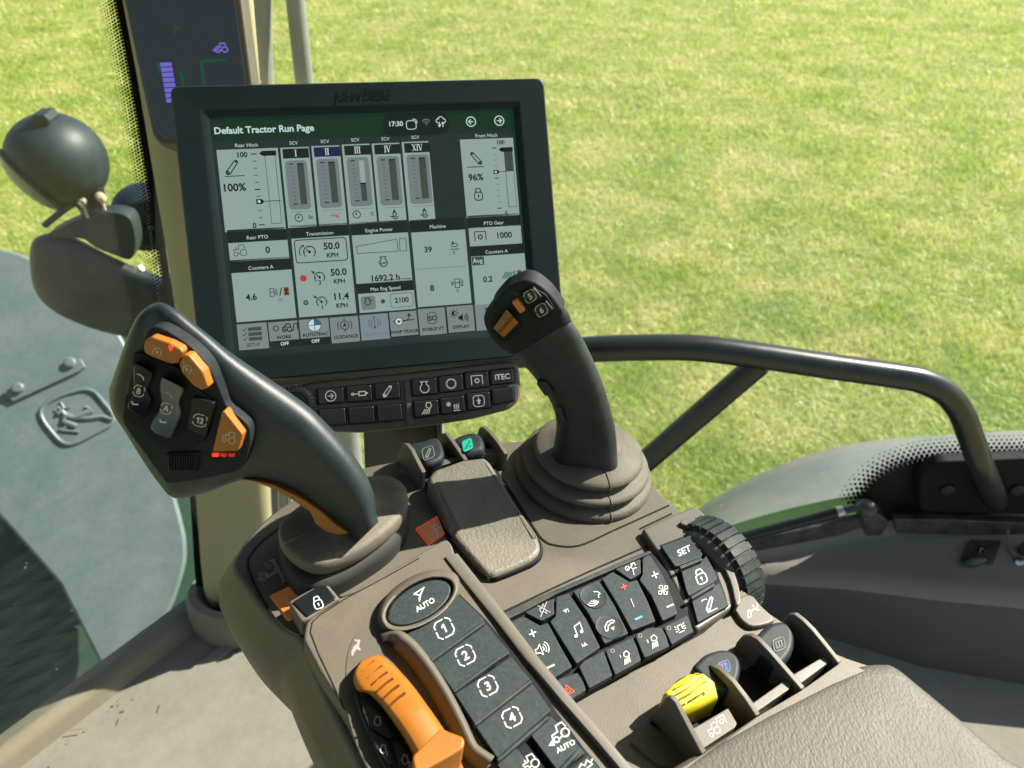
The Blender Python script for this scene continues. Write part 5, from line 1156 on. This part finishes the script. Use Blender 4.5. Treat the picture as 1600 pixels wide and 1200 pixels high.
    mb.build("scroll_wheel", M['tread'], con, sharp=25)
    mb = MB(); slab(mb, S([(1062, 816), (1080, 808), (1100, 822), (1130, 858), (1150, 900), (1158, 936), (1150, 944), (1140, 905), (1115, 860), (1085, 828)], 3), P0, -.004, .009, .003); mb.build("wheel_collar", M['beige2'], con)
    mb = MB(); slab(mb, S([(1143, 941), (1171, 928), (1190, 946), (1210, 969), (1178, 979), (1160, 970), (1150, 956)], 3), P0, -.004, .0035, .0015); tb = mb.build("hitch_tab", M['beige2'], con)
    sym(P0.off(.0035), (1176, 955), 12, [('l', [(-.9, -.6), (-.6, .3), (-.3, .3), (-.4, -.5), (-.9, -.6)]), ('l', [(-.4, -.1), (.3, .2), (.9, -.3)]), ('l', [(.2, .8), (.5, -.2), (.9, .6)])], tb, 'white', .1, X, Y_)
centre_keys()

def padded_rest():
    t = con
    out = [(668, 748), (676, 736), (700, 725), (724, 717), (756, 713), (766, 722), (800, 776), (844, 845), (844, 863), (829, 877), (773, 900), (757, 896), (730, 864), (700, 828), (712, 812)]
    out = S([(668, 746), (678, 733), (722, 717), (757, 713)], 1) + [(766, 720), (805, 782), (843, 842), (846, 856), (842, 866), (830, 876), (800, 889), (774, 899), (764, 899), (756, 894), (728, 862), (700, 829), (688, 800), (676, 768)]
    P1 = P0.off(.020); mb = MB()
    poly3(mb, [P0.off(.006 + .011 * max(0, min(1, (830 - p[1]) / 95))).hit(p) for p in rnd(out, 5, 3)], PN, .03, .0045, 4); mb.build("leather_pad", M['pad'], t)
    mb = MB(); o2 = [(x + (4 if x > 760 else -4), y + 4) for x, y in out]
    poly3(mb, [P0.off(.002 + .002).hit(p) for p in rnd(o2, 6, 3)], PN, .01, .0018, 3); mb.build("pad_tray", M['gap'], t)
padded_rest()

# ------------------------------------------------------------------ levers in their fins
FH = .016                                                           # the fins stand this high over the pocket floor
def fin(top, th, mb):
    """thin upright plate along the console; the outline traced is its upper edge, from the near end to the far end"""
    o = P0.off(FH).hit(top[0]); n = -D2 if D2.dot(CAM - o) < 0 else D2
    pl = Pl(o, n); pts = [pl.hit(p) for p in top]
    drop = lambda p: p - PN * ((p - P0.o).dot(PN) + .004)
    poly3(mb, pts + [drop(pts[-1]), drop(pts[0])], n, th * 2, .0009, 3)
def front_levers():
    g = crop(980, 780, 2.857)
    mb = MB(); slab(mb, S(g((90, 1010), (300, 880), (560, 740), (700, 640), (900, 720), (930, 745), (560, 985), (340, 1120), (250, 1130)), 3), P0, -.003, .0006, .0004); mb.build("lever_pocket", M['gap'], con)
    mb = MB(); slab(mb, rnd([(1040, 1216), (1094, 1181), (1181, 1121), (1252, 1079), (1311, 1037), (1338, 1041), (1352, 1048), (1300, 1070), (1200, 1121), (1110, 1172), (1050, 1222)], 3), P0, -.003, FH - .001, .0025, 4); mb.build("pocket_edge", M['beige'], con)
    for top in ([(1309, 1036), (1290, 1012), (1268, 985), (1252, 969), (1240, 960), (1231, 961), (1224, 967), (1220, 976)],
                [(1251, 1077), (1226, 1048), (1200, 1018), (1182, 999), (1170, 993), (1159, 994), (1150, 1004), (1145, 1016)],
                [(1181, 1119), (1163, 1092), (1143, 1066), (1122, 1046), (1108, 1040), (1100, 1043), (1096, 1052)],
                [(1096, 1178), (1082, 1152), (1066, 1122), (1054, 1098), (1046, 1090), (1038, 1091), (1030, 1104), (1014, 1121)]):
        mb = MB(); fin(top, .0016, mb); mb.build("fin", M['beige'], con)
    for q in (g((740, 782), (890, 692), (905, 712), (900, 730), (775, 822)), g((552, 915), (712, 802), (732, 820), (728, 845), (575, 952))):
        mb = MB(); slab(mb, q, P0, .001, .013, .0025, 4, r=3); mb.build("lever_stop", M['beige2'], con)
    mb = MB(); slab(mb, g((275, 1035), (450, 932), (490, 1000), (480, 1020), (330, 1118), (318, 1120)), P0, .0, .015, .0022, r=2); lp = mb.build("label_plate", M['beige2'], con)
    sym(P0.off(.015), g((398, 1022))[0], 14, [('c', -.8, -.45, .2), ('c', -.05, -.25, .36), ('l', [(-1.05, -.1), (-1.0, .15), (-.5, .2), (-.45, .65), (.1, .7), (.2, .2)]), ('l', [(.3, .5), (.3, .95), (1.25, .95), (1.25, .0)]), ('c', .78, .4, .22)] + [('l', [(.78 + .22 * math.cos(a), .4 + .22 * math.sin(a)), (.78 + .34 * math.cos(a), .4 + .34 * math.sin(a))]) for a in [k * math.pi / 4 for k in range(8)]], lp, 'white', .085, (.88, -.47), (-.36, -.93))
    mb = MB(); slab(mb, rnd([(985, 1158), (1012, 1128), (1075, 1172), (1094, 1182), (1058, 1202), (1030, 1196)], 5), P0, -.003, .002, .0015); mb.build("fin_foot", M['beige'], con)
    # levers: rounded caps leaning in their slots
    def cap(name, lab, q, cc, mark, txt, h=.022):
        t = thing(name, lab, "lever", P0.hit(cc), "paddle levers on the console")
        mb = MB(); slab(mb, S(q, 4), P0, .0, h, .008, 6); mb.build("cap", M['cap'], t)
        e = [(cc[0] + 22 * math.cos(a) * .8 , cc[1] + 18 * math.sin(a)) for a in [2 * math.pi * k / 24 for k in range(24)]]
        F_ = Pl(P0.off(h + .0003).hit(cc), PN)
        mb = MB(); draw(mb, Fr.px(F_, cc, (8.5, -3.6), (-1.9, -9.0), .0), [('f', rsq(1, .35)[::-1])]); mk = mb.build("marker", M[mark], t, smooth=False)
        mb = MB(); f_ = Fr.px(F_, cc, (8.5, -3.6), (-1.9, -9.0), .0003)
        draw(mb, f_, [('p', rsq(1, .35))], .12)
        if txt == 'arm': draw(mb, Fr.px(F_, cc, (7, -3), (-1.5, -7), .0003), HARM, .2)
        elif txt == 'tri': draw(mb, f_, [('l', [(-.5, -.5), (.5, .5)]), ('l', [(.2, -.3), (.5, -.5)])], .14)
        else:
            n = len(txt)
            for k in range(n): draw(mb, f_, [('l', [(-.25 * (n - 1) + .5 * k, -.45), (-.25 * (n - 1) + .5 * k, .45)])], .16)
            draw(mb, f_, [('l', [(-.6, .5), (.6, .5)]), ('l', [(-.6, -.5), (.6, -.5)])], .1)
        mb.build("symbol", M['dim2'] if mark != 'teal' else M['key'], mk, smooth=False)
    cap("paddle_lever", "black paddle lever marked III beside the outer fin", [(1180, 1000), (1188, 985), (1204, 972), (1226, 969), (1240, 982), (1243, 1003), (1236, 1024), (1218, 1040), (1200, 1030)], (1217, 1007), 'cap', 'III', .016)
    cap("paddle_lever", "black paddle lever with blue square behind the yellow switch", [(1084, 1044), (1092, 1030), (1106, 1019), (1130, 1013), (1148, 1019), (1158, 1036), (1154, 1062), (1136, 1078), (1110, 1066)], (1131, 1043), 'bluemark', 'II', .016)
    # back pair beyond the leather pad
    b = crop(600, 640, 4.286)
    mb = MB(); slab(mb, [(622, 735), (640, 702), (690, 692), (710, 690), (755, 682), (788, 700), (792, 716), (766, 724), (668, 752)], P0, -.002, .004, .003, 4); mb.build("lever_base", M['beige'], con)
    for top in ([(659, 739), (650, 722), (641, 704), (634, 695), (628, 694), (624, 704), (621, 718)], [(725, 720), (714, 704), (703, 688), (695, 678), (689, 678), (686, 686), (686, 694)], [(788, 710), (775, 690), (763, 676), (753, 667), (748, 669), (745, 678), (745, 686)]):
        mb = MB(); fin(top, .0016, mb); mb.build("fin", M['beige'], con)
    for q in (b((250, 372), (480, 312), (498, 318), (495, 342), (262, 408)), b((530, 298), (742, 252), (762, 262), (758, 286), (545, 312))):
        mb = MB(); slab(mb, q, P0, .004, .011, .0022, 4, r=2.5); mb.build("lever_stop", M['beige2'], con)
    cap("paddle_lever", "black paddle lever with lifting arm mark, nearer the gear lever", [(638, 694), (660, 687), (682, 682), (692, 694), (694, 712), (680, 722), (664, 724), (648, 712)], (669, 708), 'cap', 'arm', .018)
    cap("paddle_lever", "black paddle lever with bright green marker beside the joystick boot", [(706, 686), (722, 676), (742, 673), (756, 682), (758, 700), (744, 706), (726, 708), (714, 700)], (731, 695), 'teal', 'tri', .018)
    # yellow switch
    t = thing("power_switch", "yellow ribbed push switch between two brown fins", "switch", P0.hit((1085, 1110)))
    pts = [(1039, 1080), (1052, 1066), (1077, 1050), (1100, 1049), (1118, 1063), (1124, 1088), (1096, 1104), (1066, 1118), (1055, 1100), (1042, 1090)]
    mb = MB(); poly3(mb, [P0.off(.020 - .0002 * max(0, p[1] - 1085)).hit(p) for p in pts], PN, .022, .0035, 4); mb.build("cap", M['yellow'], t)
    pl = P0.off(.0202); mb = MB()
    for q in ([(1054, 1076), (1072, 1066), (1085, 1054), (1092, 1053)], [(1058, 1083), (1078, 1072), (1092, 1060), (1098, 1058)], [(1062, 1091), (1083, 1079), (1098, 1067), (1104, 1064)], [(1071, 1101), (1074, 1094), (1090, 1086), (1104, 1077), (1107, 1080)]):
        tube(mb, [pl.hit((p.x, p.y)) for p in spline([V(x) for x in q], 4, False)], .00045, 6)
    mb.build("ribs", mat('yellow_groove_shade', (.38, .29, .012, 1), .5), t)  # dark yellow lines paint in the shade of the grooves
front_levers()

def armrest():
    q = [(960, 1330), (1040, 1218), (1120, 1165), (1210, 1115), (1300, 1070), (1345, 1045), (1392, 1050), (1424, 1073), (1500, 1138), (1570, 1198), (1720, 1330)]
    t = thing("armrest", "grained beige leather armrest pad in the near corner", "armrest", P0.hit((1300, 1180)))
    A = P0.off(.026)
    P = [A.hit(p) for p in q]
    # front edge sits lower and rolls over
    mb = MB(); rows = []
    L_ = [(1000, 1236), (1100, 1174), (1200, 1119), (1290, 1073), (1338, 1049), (1375, 1046)]
    bnd = [(1384, 1047), (1400, 1056), (1422, 1074), (1500, 1139), (1570, 1199), (1720, 1330), (960, 1400), (930, 1290)]
    top = S(L_ + bnd, 4); T0 = [P0.off(.004).hit(p) for p in top]; ctr = P0.off(.004).hit((1330, 1230)); n = len(top)
    rings = []
    for s, h in ((1.0, -.01), (1.0, .0), (.988, .0045), (.968, .0078), (.945, .0096), (.91, .0106), (.84, .0112), (.6, .0116), (.3, .0118), (.02, .0119)):
        rings.append([ctr + (p - ctr) * s + PN * h for p in T0])
    loft(mb, rings); mb.build("leather_pad", M['arm'], t, sharp=80)
    mb = MB(); o = [P0.off(.0022).hit((p[0] - 5 if p[0] < 1380 else p[0] + 4, p[1] - 5 if p[0] < 1400 else p[1])) for p in top]; poly3(mb, o, PN, .02, .0016, 3); mb.build("pad_tray", M['beige'], t)
armrest()

# ------------------------------------------------------------------ throttle lever in its scoop
def throttle():
    K = P0.off(.012); c = crop(460, 880, 3.75)
    sc = S(c((300, 640), (330, 470), (400, 385), (470, 395), (540, 425), (640, 440), (760, 570), (880, 740), (980, 920), (1060, 1090), (1150, 1190), (1100, 1330), (560, 1330), (420, 1180), (320, 920)), 4)
    mb = MB(); slab(mb, sc, K, -.002, .0004, .0003); mb.build("scoop", M['gate'], con)
    rim = spline([V(p) for p in c((505, 432), (560, 412), (620, 418), (700, 480), (800, 605), (900, 765), (985, 930), (1045, 1060), (1085, 1100), (1160, 1150))], 5, False)
    mb = MB(); pl = K.off(.0075)
    rings = []
    for i, p in enumerate(rim):
        p = (p.x, p.y); a = rim[max(i - 1, 0)]; b_ = rim[min(i + 1, len(rim) - 1)]; d = (b_ - a).normalized(); nn = V((-d.y, d.x))
        k = min(1, .25 + i / 14); f = lambda s, h: K.off(h).hit((p[0] + nn.x * s, p[1] + nn.y * s))
        rings.append([f(30 * k, -.003), f(22 * k, .0035 * k), f(9, .0085 * k), f(2, .0100 * k), f(-3, .0095 * k), f(-6, .006 * k), f(-6.5, -.004)])
    loft(mb, rings, cap=True); mb.build("scoop_rim", M['gate'], con, sharp=70)
    sym(K.off(.0004), (556, 1011), 11, [('f', [(-.9, -.3), (-.4, .2), (.2, .3), (.5, .7), (.75, .75), (.95, .45), (.7, .2), (.5, -.3), (.7, -.8), (.4, -.8), (.15, -.4), (-.3, -.5), (-.7, -.9), (-.95, -.85)]), ('f', [(.35, .6), (-.1, .95), (.0, 1.1), (.5, .8)])], con, 'dim', ex=(.8, -.5), ey=(-.2, -.95), name="hare_symbol")
    t = thing("throttle_lever", "orange hand throttle lever with ribbed top in its scoop", "lever", K.hit((650, 1110)))
    hz = lambda y: .006 + .012 * max(0, min(1, (y - 1020) / 90))
    ins = c((356, 628), (345, 665), (346, 700), (370, 748), (430, 765), (500, 828), (552, 895), (604, 968), (652, 1042), (690, 1112), (722, 1200), (745, 1330))
    ous = c((392, 572), (440, 548), (500, 540), (560, 578), (640, 655), (710, 738), (775, 828), (832, 908), (892, 1000), (940, 1090), (990, 1200), (1040, 1330))
    ii = spline([V(p) for p in ins], 3, False); oo = spline([V(p) for p in ous], 3, False)
    mb = MB(); rings = []
    for p, q in zip(ii, oo):
        h = hz((p.y + q.y) / 2); rg = []
        for s_, k in ((0, -.5), (0, .45), (.03, .72), (.09, .9), (.2, .985), (.5, 1.03), (.8, .985), (.91, .9), (.97, .72), (1, .45), (1, -.5)):
            x = p.lerp(q, s_); rg.append(K.off(h * k).hit((x.x, x.y)))
        rings.append(rg)
    loft(mb, rings); mb.build("arc_body", M['orange'], t, sharp=60)
    mb = MB()
    for a, b_ in (((395, 640), (470, 572)), ((425, 680), (515, 602)), ((452, 715), (545, 640)), ((482, 755), (578, 675)), ((515, 800), (612, 715)), ((550, 845), (648, 760))):
        a, b_ = c(a, b_); m = ((a[0] + b_[0]) / 2 + 2.0, (a[1] + b_[1]) / 2 - 2.5)
        pp = [K.off(hz(m[1]) * 1.02).hit(p) for p in (a, m, b_)]
        tube(mb, spline(pp, 4, False), .0007, 6)
    mb.build("grip_ribs", mat('orange_groove_shade', (.085, .028, .004, 1), .8, .1), t)  # dark brown colour makes these lines read as shaded grooves
    mb = MB(); q = c((690, 1130), (860, 962), (905, 985), (985, 1015), (998, 1040), (990, 1080), (930, 1120), (760, 1215), (715, 1240), (700, 1190))
    poly3(mb, [K.off(.034).hit(p) for p in rnd(q, 6)], PN, .026, .0045, 5); mb.build("thumb_tab", M['orange'], t)
    # black three-key pad beside it
    mb = MB(); slab(mb, S(c((352, 745), (400, 752), (480, 815), (575, 950), (660, 1080), (720, 1230), (700, 1330), (600, 1330), (510, 1160), (410, 940), (365, 820)), 3), K, 0, .004, .001); pdn = mb.build("key_pad", M['keypanel'], con)
    for q, it, cc, sz, ang in ((c((400, 800), (470, 850), (585, 1015), (560, 1030), (440, 960), (400, 860)), ENGINE, (487, 925), 9, 0), (c((445, 975), (545, 1050), (580, 1170), (560, 1180), (480, 1080)), ENGINE, (520, 1090), 8, 0), (c((575, 1040), (600, 1025), (680, 1150), (730, 1290), (640, 1290)), ENGINE, (648, 1150), 9, 0)):
        mb = MB(); slab(mb, q, K.off(.004), 0, .0022, .001, r=2); b = mb.build("button", M['barkey'], con)
        sym(K.off(.0062), c(cc)[0], sz, it + ([('t', '1' if cc[0] == 520 else '2', 1.0, -.7, .9)] if cc[0] > 500 else []), b, 'white', .15, (.85, .25), (.1, -.95))
throttle()

# ------------------------------------------------------------------ gear lever with multi-function head
def sring(Q, x):
    p, q = Q.hit((x[0], x[1])), Q.hit((x[2], x[3]))
    return super_ring(p, q, (CAM - (p + q) / 2).normalized(), x[4], x[5], 36)
def gear_lever():
    base = P0.off(.030).hit((535, 826))
    QN = V((-.10, -.95, .25)).normalized(); Q = Pl(base, QN)
    t = thing("gear_lever", "black and orange gear lever with a many-buttoned head", "lever", base)
    sec = [((196, 534), (171, 606), .014, 4), ((204, 514), (171, 622), .022, 5), ((216, 493), (177, 645), .025, 5), ((232, 480), (195, 672), .024, 5), ((250, 475), (222, 715), .026, 5), ((272, 485), (248, 752), .027, 5), ((300, 506), (273, 776), .028, 4.6), ((330, 529), (318, 769), .028, 4.2), ((360, 552), (350, 758), .028, 3.4), ((392, 573), (378, 750), .027, 2.8),
           ((424, 594), (403, 750), .026, 2.4), ((455, 615), (425, 756), .025, 2.2), ((488, 640), (448, 764), .024, 2.1), ((520, 672), (470, 777), .023, 2), ((550, 708), (495, 797), .022, 2), ((572, 742), (512, 811), .021, 2), ((585, 775), (529, 824), .020, 2), ((588, 800), (546, 836), .019, 2), ((592, 815), (556, 850), .017, 2)]
    # smooth the sections a little
    dat = spline([V((a[0], a[1], b[0], b[1], d, e)) for a, b, d, e in sec], 3, False)
    rings = [sring(Q, x) for x in dat]
    mb = MB(); loft(mb, rings); mb.build("grip", M['black'], t, sharp=75, wn=False)
    c = crop(160, 460, 3.75); F_ = Q.off(.0265)
    face = S(c((225, 300), (262, 212), (320, 190), (400, 225), (490, 285), (560, 345), (625, 425), (690, 560), (730, 655), (800, 715), (862, 785), (858, 900), (805, 1025), (700, 1060), (560, 1092), (400, 1110), (355, 1085), (250, 940), (135, 785), (112, 700), (140, 590), (175, 400)), 3)
    mb = MB(); slab(mb, face, F_, -.006, .0026, .0012); mb.build("face_panel", M['face'], t)
    G = F_.off(.0026)
    mb = MB(); fr_ = c((175, 335), (235, 345), (440, 425), (600, 590), (655, 640), (640, 760), (590, 870), (430, 925), (330, 880), (115, 730), (130, 590), (165, 560))
    slab(mb, rnd(fr_, 6), G, -.001, .0018, .0012); mb.build("rocker_frame", M['gap'], t)
    def btn(q, m, h, lab, syms=(), r=3, bev=.0016, name="button"):
        mb = MB(); slab(mb, rnd(c(*q), r), G, -.001, h, bev, 4); b = mb.build(name, M[m], t); b['label'] = lab
        for it, cc, sz, mm, wd in syms: sym(G.off(h), c(cc)[0], sz, it, b, mm, wd, (.95, .25), (.22, -.96))
        return b
    GA = GAUGE + [('l', [(-1.1, 1.2), (-.7, .8)])]
    btn([(236, 315), (245, 272), (288, 246), (395, 285), (455, 318), (472, 340), (445, 405), (400, 412), (290, 372), (246, 348)], 'orange', .0055, 'orange button with red lamp', [(GA, (322, 338), 8.5, 'white', .10)])
    btn([(446, 408), (474, 352), (508, 358), (590, 455), (622, 545), (582, 566), (530, 538), (462, 460)], 'orange', .0060, 'pointed orange button', [(GA, (497, 440), 8.5, 'white', .10)])
    mb = MB(); slab(mb, c((385, 305), (400, 296), (412, 312), (395, 334)), G.off(.0052), 0, .001, .0004); mb.build("red_lamp", M['led'], t)
    def rocker(q, m, let, cc, lab, u, d):
        # a saddle: two raised ends with a dip between
        mb = MB(); q = c(*q); P = rnd(q, 3, 3); y0, y1 = min(p[1] for p in P), max(p[1] for p in P)
        hh = lambda p: .0035 + .0065 * ((p[1] - (y0 + y1) / 2) / ((y1 - y0) / 2)) ** 2
        top = [G.off(hh(p)).hit(p) for p in P]
        # strips from top to bottom so that the dip shows
        n = 12; rows = []
        cx = lambda y: sorted([a[0] + (b[0] - a[0]) * (y - a[1]) / (b[1] - a[1]) for a, b in zip(P, P[1:] + P[:1]) if (a[1] - y) * (b[1] - y) < 0])
        for i in range(n + 1):
            y = y0 + .3 + (y1 - y0 - .6) * i / n; xs = cx(y); x0, x1 = xs[0], xs[-1]; h = hh((0, y))
            rows.append([G.off(-.001).hit((x0, y)), G.off(h - .0015).hit((x0, y)), G.off(h).hit((x0 + (x1 - x0) * .08, y)), G.off(h).hit((x0 + (x1 - x0) * .92, y)), G.off(h - .0015).hit((x1, y)), G.off(-.001).hit((x1, y))])
        loft(mb, rows); b = mb.build("rocker", M[m], t, sharp=50); b['label'] = lab
        sym(G.off(.0042), c(cc)[0], 9, [('l', [(-.95, .1), (-.95, .5), (-.5, .95), (.4, .95)]), ('l', [(.95, -.2), (.95, -.5), (.5, -.95), (-.5, -.95), (-.95, -.6), (-.95, -.3)]), ('l', [(.75, .9), (.95, .6), (.95, .2)]), ('t', let, 0, 0, 1.0)], b, 'white', .13, (.94, .28), (.25, -.95), lift=.0008)
        sym(G.off(.0072), c(u)[0], 7, [('l', [(-.9, .35), (-.1, .35), (.7, -.1), (.85, -.6)])], b, 'white' if let == 'B' else 'dim', .22, (.94, .28), (.25, -.95), lift=.0008)
        sym(G.off(.0072), c(d)[0], 7, [('l', [(-.8, .5), (-.5, -.1), (.5, .1), (.8, .2)])], b, 'white', .3, (.94, .28), (.25, -.95), lift=.0008)
    rocker([(190, 402), (300, 455), (300, 480), (262, 560), (300, 625), (245, 725), (145, 672), (150, 640), (190, 580), (180, 440)], 'gloss', 'B', (218, 563), 'black rocker marked B', (228, 478), (195, 640))
    rocker([(345, 485), (482, 548), (470, 590), (448, 625), (470, 690), (400, 845), (345, 835), (280, 790), (290, 740), (348, 655), (336, 540)], 'greybtn', 'A', (378, 665), 'grey rocker marked A', (392, 585), (358, 745))
    btn([(525, 600), (652, 640), (605, 838), (492, 790)], 'gloss', .004, 'black button marked 12', [([('l', [(-.95, .1), (-.95, .5), (-.5, .85), (.5, .85)]), ('l', [(.95, -.2), (.95, -.5), (.5, -.85), (-.5, -.85), (-.95, -.6), (-.95, -.3)]), ('l', [(.75, .8), (.95, .6), (.95, .2)]), *digits('12', .85)], (572, 738), 11, 'white', .11)])
    btn([(700, 688), (716, 688), (822, 822), (796, 918), (644, 922)], 'orange', .0052, 'five-sided orange button with tractor', [(TRACTOR, (742, 838), 11.5, 'white', .09)])
    for k in range(3):
        x = 640 + 47 * k; mb = MB(); slab(mb, c((x, 935), (x + 40, 936), (x + 36, 953), (x + 4, 953)), G, -.001, .0012, .0004); mb.build("red_lamp", M['led'] if k == 0 else M['led2'], t)
    mb = MB(); slab(mb, rnd(c((365, 935), (565, 925), (548, 1045), (385, 1045)), 4), G, -.001, .002, .001)
    for k in range(11):
        x = 392 + k * 15; slab(mb, c((x - 8, 945), (x - 1, 945), (x + 3, 1036), (x - 4, 1036)), G.off(.002), -.001, .0016, .0006)
    mb.build("thumb_wheel", M['face'], t)
    # orange underside
    mb = MB(); q = [(378, 749), (400, 751), (428, 758), (470, 778), (500, 798), (522, 818), (545, 834), (530, 836), (510, 832), (492, 818), (484, 800), (455, 781), (425, 764), (400, 755)]
    slab(mb, q, Q.off(.010), -.024, .002, .002, 3); mb.build("orange_underside", M['orange'], t)
    # boot: two soft rubber plates
    t = thing("lever_boot", "brown rubber boot plate round the foot of the gear lever", "boot", P0.hit((540, 830)))
    low = S([(434, 836), (440, 815), (465, 792), (505, 768), (560, 748), (605, 742), (632, 756), (640, 778), (636, 806), (612, 838), (570, 868), (525, 893), (490, 902), (462, 892), (442, 866)], 4)
    mb = MB(); slab(mb, [(p[0], p[1] + 12) for p in low], P0, 0, .017, .007, 5); mb.build("lower_rim", M['darkboot'], t, sharp=60)
    topo = [(434, 828), (440, 812), (468, 788), (510, 765), (560, 746), (606, 741), (632, 756), (638, 775), (634, 798), (610, 826), (566, 858), (525, 877), (492, 883), (462, 870), (440, 848)]
    mb = MB(); cen = (548, 805)
    rings = []
    for s, h in ((.90, .016), (.99, .020), (1.0, .0245), (.985, .0275), (.95, .0290), (.80, .0300), (.55, .0305), (.44, .033), (.42, .036), (.36, .036)):
        rings.append([P0.off(.0285).hit((cen[0] + (p[0] - cen[0]) * s, cen[1] + (p[1] - cen[1]) * s)) + PN * (h - .0285) for p in S(topo, 4)])
    loft(mb, rings); mb.build("upper_plate", M['boot'], t, sharp=60, wn=False)
    mb = MB(); tube(mb, spline([P0.off(.0298).hit(p) for p in ((622, 762), (600, 776), (585, 790))], 4, False), .0008, 6); tube(mb, spline([P0.off(.0298).hit(p) for p in ((446, 848), (475, 835), (505, 822))], 4, False), .0008, 6); mb.build("mould_seam", M['boot'], t)
M['led2'] = glow('dim_red_led', 'c02018', .3)
gear_lever()

def joystick():
    base = P0.off(.03).hit((914, 712)); QN = V((-.12, -.99, -.02)).normalized(); Q = Pl(base, QN)
    t = thing("joystick", "black curved joystick with orange thumb switch before the meadow", "joystick", base)
    sec = [((861, 724), (967, 736), .020, 2.1), ((863, 712), (965, 720), .021, 2.1), ((865, 696), (964, 700), .0205, 2.1), ((869, 672), (961, 668), .020, 2.2), ((867, 645), (953, 636), .0195, 2.3), ((853, 615), (943, 602), .019, 2.4), ((832, 586), (928, 565), .019, 2.5), ((814, 566), (912, 532), .019, 2.6), ((801, 553), (896, 505), .020, 2.7), ((790, 540), (884, 490), .018, 2.7)]
    dat = spline([V((a[0], a[1], b[0], b[1], d, e)) for a, b, d, e in sec], 4, False)
    mb = MB(); loft(mb, [sring(Q, x) for x in dat]); mb.build("grip", M['black'], t, sharp=75, wn=False)
    mb = MB()
    hd = [((803, 555), (893, 502), .0215, 3.2), ((792, 549), (888, 490), .0225, 3.4), ((780, 541), (881, 480), .0225, 3.6), ((766, 524), (871, 467), .022, 3.6), ((757, 503), (857, 454), .021, 3.4), ((759, 486), (841, 442), .019, 3.2), ((772, 466), (826, 435), .015, 3), ((784, 455), (815, 437), .010, 3)]
    dat = spline([V((a[0], a[1], b[0], b[1], d, e)) for a, b, d, e in hd], 3, False)
    loft(mb, [sring(Q, x) for x in dat]); mb.build("head", M['face'], t, sharp=75, wn=False)
    c = crop(720, 420, 2.857); F_ = Q.off(.0222)
    mb = MB(); slab(mb, rnd(c((118, 283), (136, 165), (200, 90), (290, 50), (342, 66), (402, 116), (460, 196), (452, 224), (330, 318), (212, 362), (186, 346)), 9), F_, -.012, .0004, .0022, 4); mb.build("face_panel", M['face'], t)
    F_ = F_.off(.0004)
    mb = MB(); slab(mb, rnd(c((260, 105), (322, 82), (380, 118), (422, 182), (412, 205), (352, 235), (318, 215), (288, 165)), 4), F_, -.006, .0012, .0008); mb.build("key_frame", M['gap'], t)
    for q, s, cc in (([(275, 113), (325, 88), (362, 128), (308, 155)], '5', (309, 122)), ([(316, 186), (380, 145), (412, 184), (348, 226)], '6', (360, 184))):
        mb = MB(); slab(mb, rnd(c(*q), 2), F_, 0, .0028, .0008); b = mb.build("button", M['key'], t); b['label'] = f'small key marked {s}'
        sym(F_.off(.0028), c(cc)[0], 9.5, label_box(s), b, 'white', .09, (.84, -.50), (-.42, -.88))
    mb = MB(); slab(mb, c((228, 152), (252, 140), (288, 186), (264, 202)), F_, -.002, .0025, .0006, r=1.5); mb.build("orange_lamp", M['badge'], t)
    mb = MB(); slab(mb, rnd(c((135, 280), (205, 170), (275, 250), (262, 290), (200, 330), (165, 320)), 4), F_, -.006, .0006, .0005); mb.build("switch_well", M['gap'], t)
    mb = MB()
    rows = []
    a, b_ = c((145, 266), (205, 181)); e, f = c((192, 306), (257, 240))
    for i in range(9):
        s = i / 8; p = (a[0] + (e[0] - a[0]) * s, a[1] + (e[1] - a[1]) * s); q = (b_[0] + (f[0] - b_[0]) * s, b_[1] + (f[1] - b_[1]) * s); h = .0035 + .005 * math.sin(math.pi * s) + (.0018 if i in (3, 5) else 0)
        rows.append([F_.off(-.002).hit(p), F_.off(h).hit(p), F_.off(h).hit(q), F_.off(-.002).hit(q)])
    loft(mb, rows); mb.build("thumb_switch", M['orange'], t, sharp=20)
    mb = MB(); lathe(mb, F_.hit(c((245, 112))[0]), QN, [(.0026, -.004), (.0026, .0004), (.0020, .0008), (.0016, .0002), (.0002, .0002)], 20); mb.build("signal_lamp", M['keypanel'], t)
    mb = MB(); tube(mb, spline([Q.off(.0072).hit(p) for p in ((884, 498), (899, 524), (919, 562), (935, 602), (946, 640), (953, 670), (957, 700))], 4, False), .0004, 6); mb.build("parting_seam", M['gap'], t)
    for q in ([(838, 600), (852, 596), (866, 614), (852, 620)], [(866, 640), (876, 636), (884, 658), (872, 662)]):
        mb = MB(); slab(mb, q, Q.off(.013), -.004, .0006, .0005, r=2); mb.build("side_button", M['black'], t)
    # ribbed boot
    o = P0.hit((911, 739))
    t = thing("joystick_boot", "brown ribbed rubber boot under the black joystick", "boot", o)
    prof = [(.050, -.003), (.0512, .0015), (.0508, .004), (.0488, .0060), (.0360, .0066), (.0335, .0078), (.0350, .0092), (.0455, .0098), (.0468, .0118), (.0462, .0138), (.0440, .0152), (.0290, .0158), (.0275, .0172), (.0290, .0188), (.0392, .0196), (.0402, .0214), (.0394, .0236), (.0370, .0252), (.0310, .0275), (.0250, .0300), (.0225, .0322), (.0215, .0330), (.014, .0330)]
    mb = MB(); lathe(mb, o, PN, prof, 64); mb.build("bellows", M['boot'], t, sharp=80, wn=False)
    mb = MB(); dr = (P0.hit((945, 800)) - o); dr = (dr - PN * dr.dot(PN)).normalized()
    tube(mb, [o + dr * (r + .0002) + PN * h for r, h in prof[1:-2]], .0006, 6); mb.build("mould_seam", M['boot'], t)
joystick()
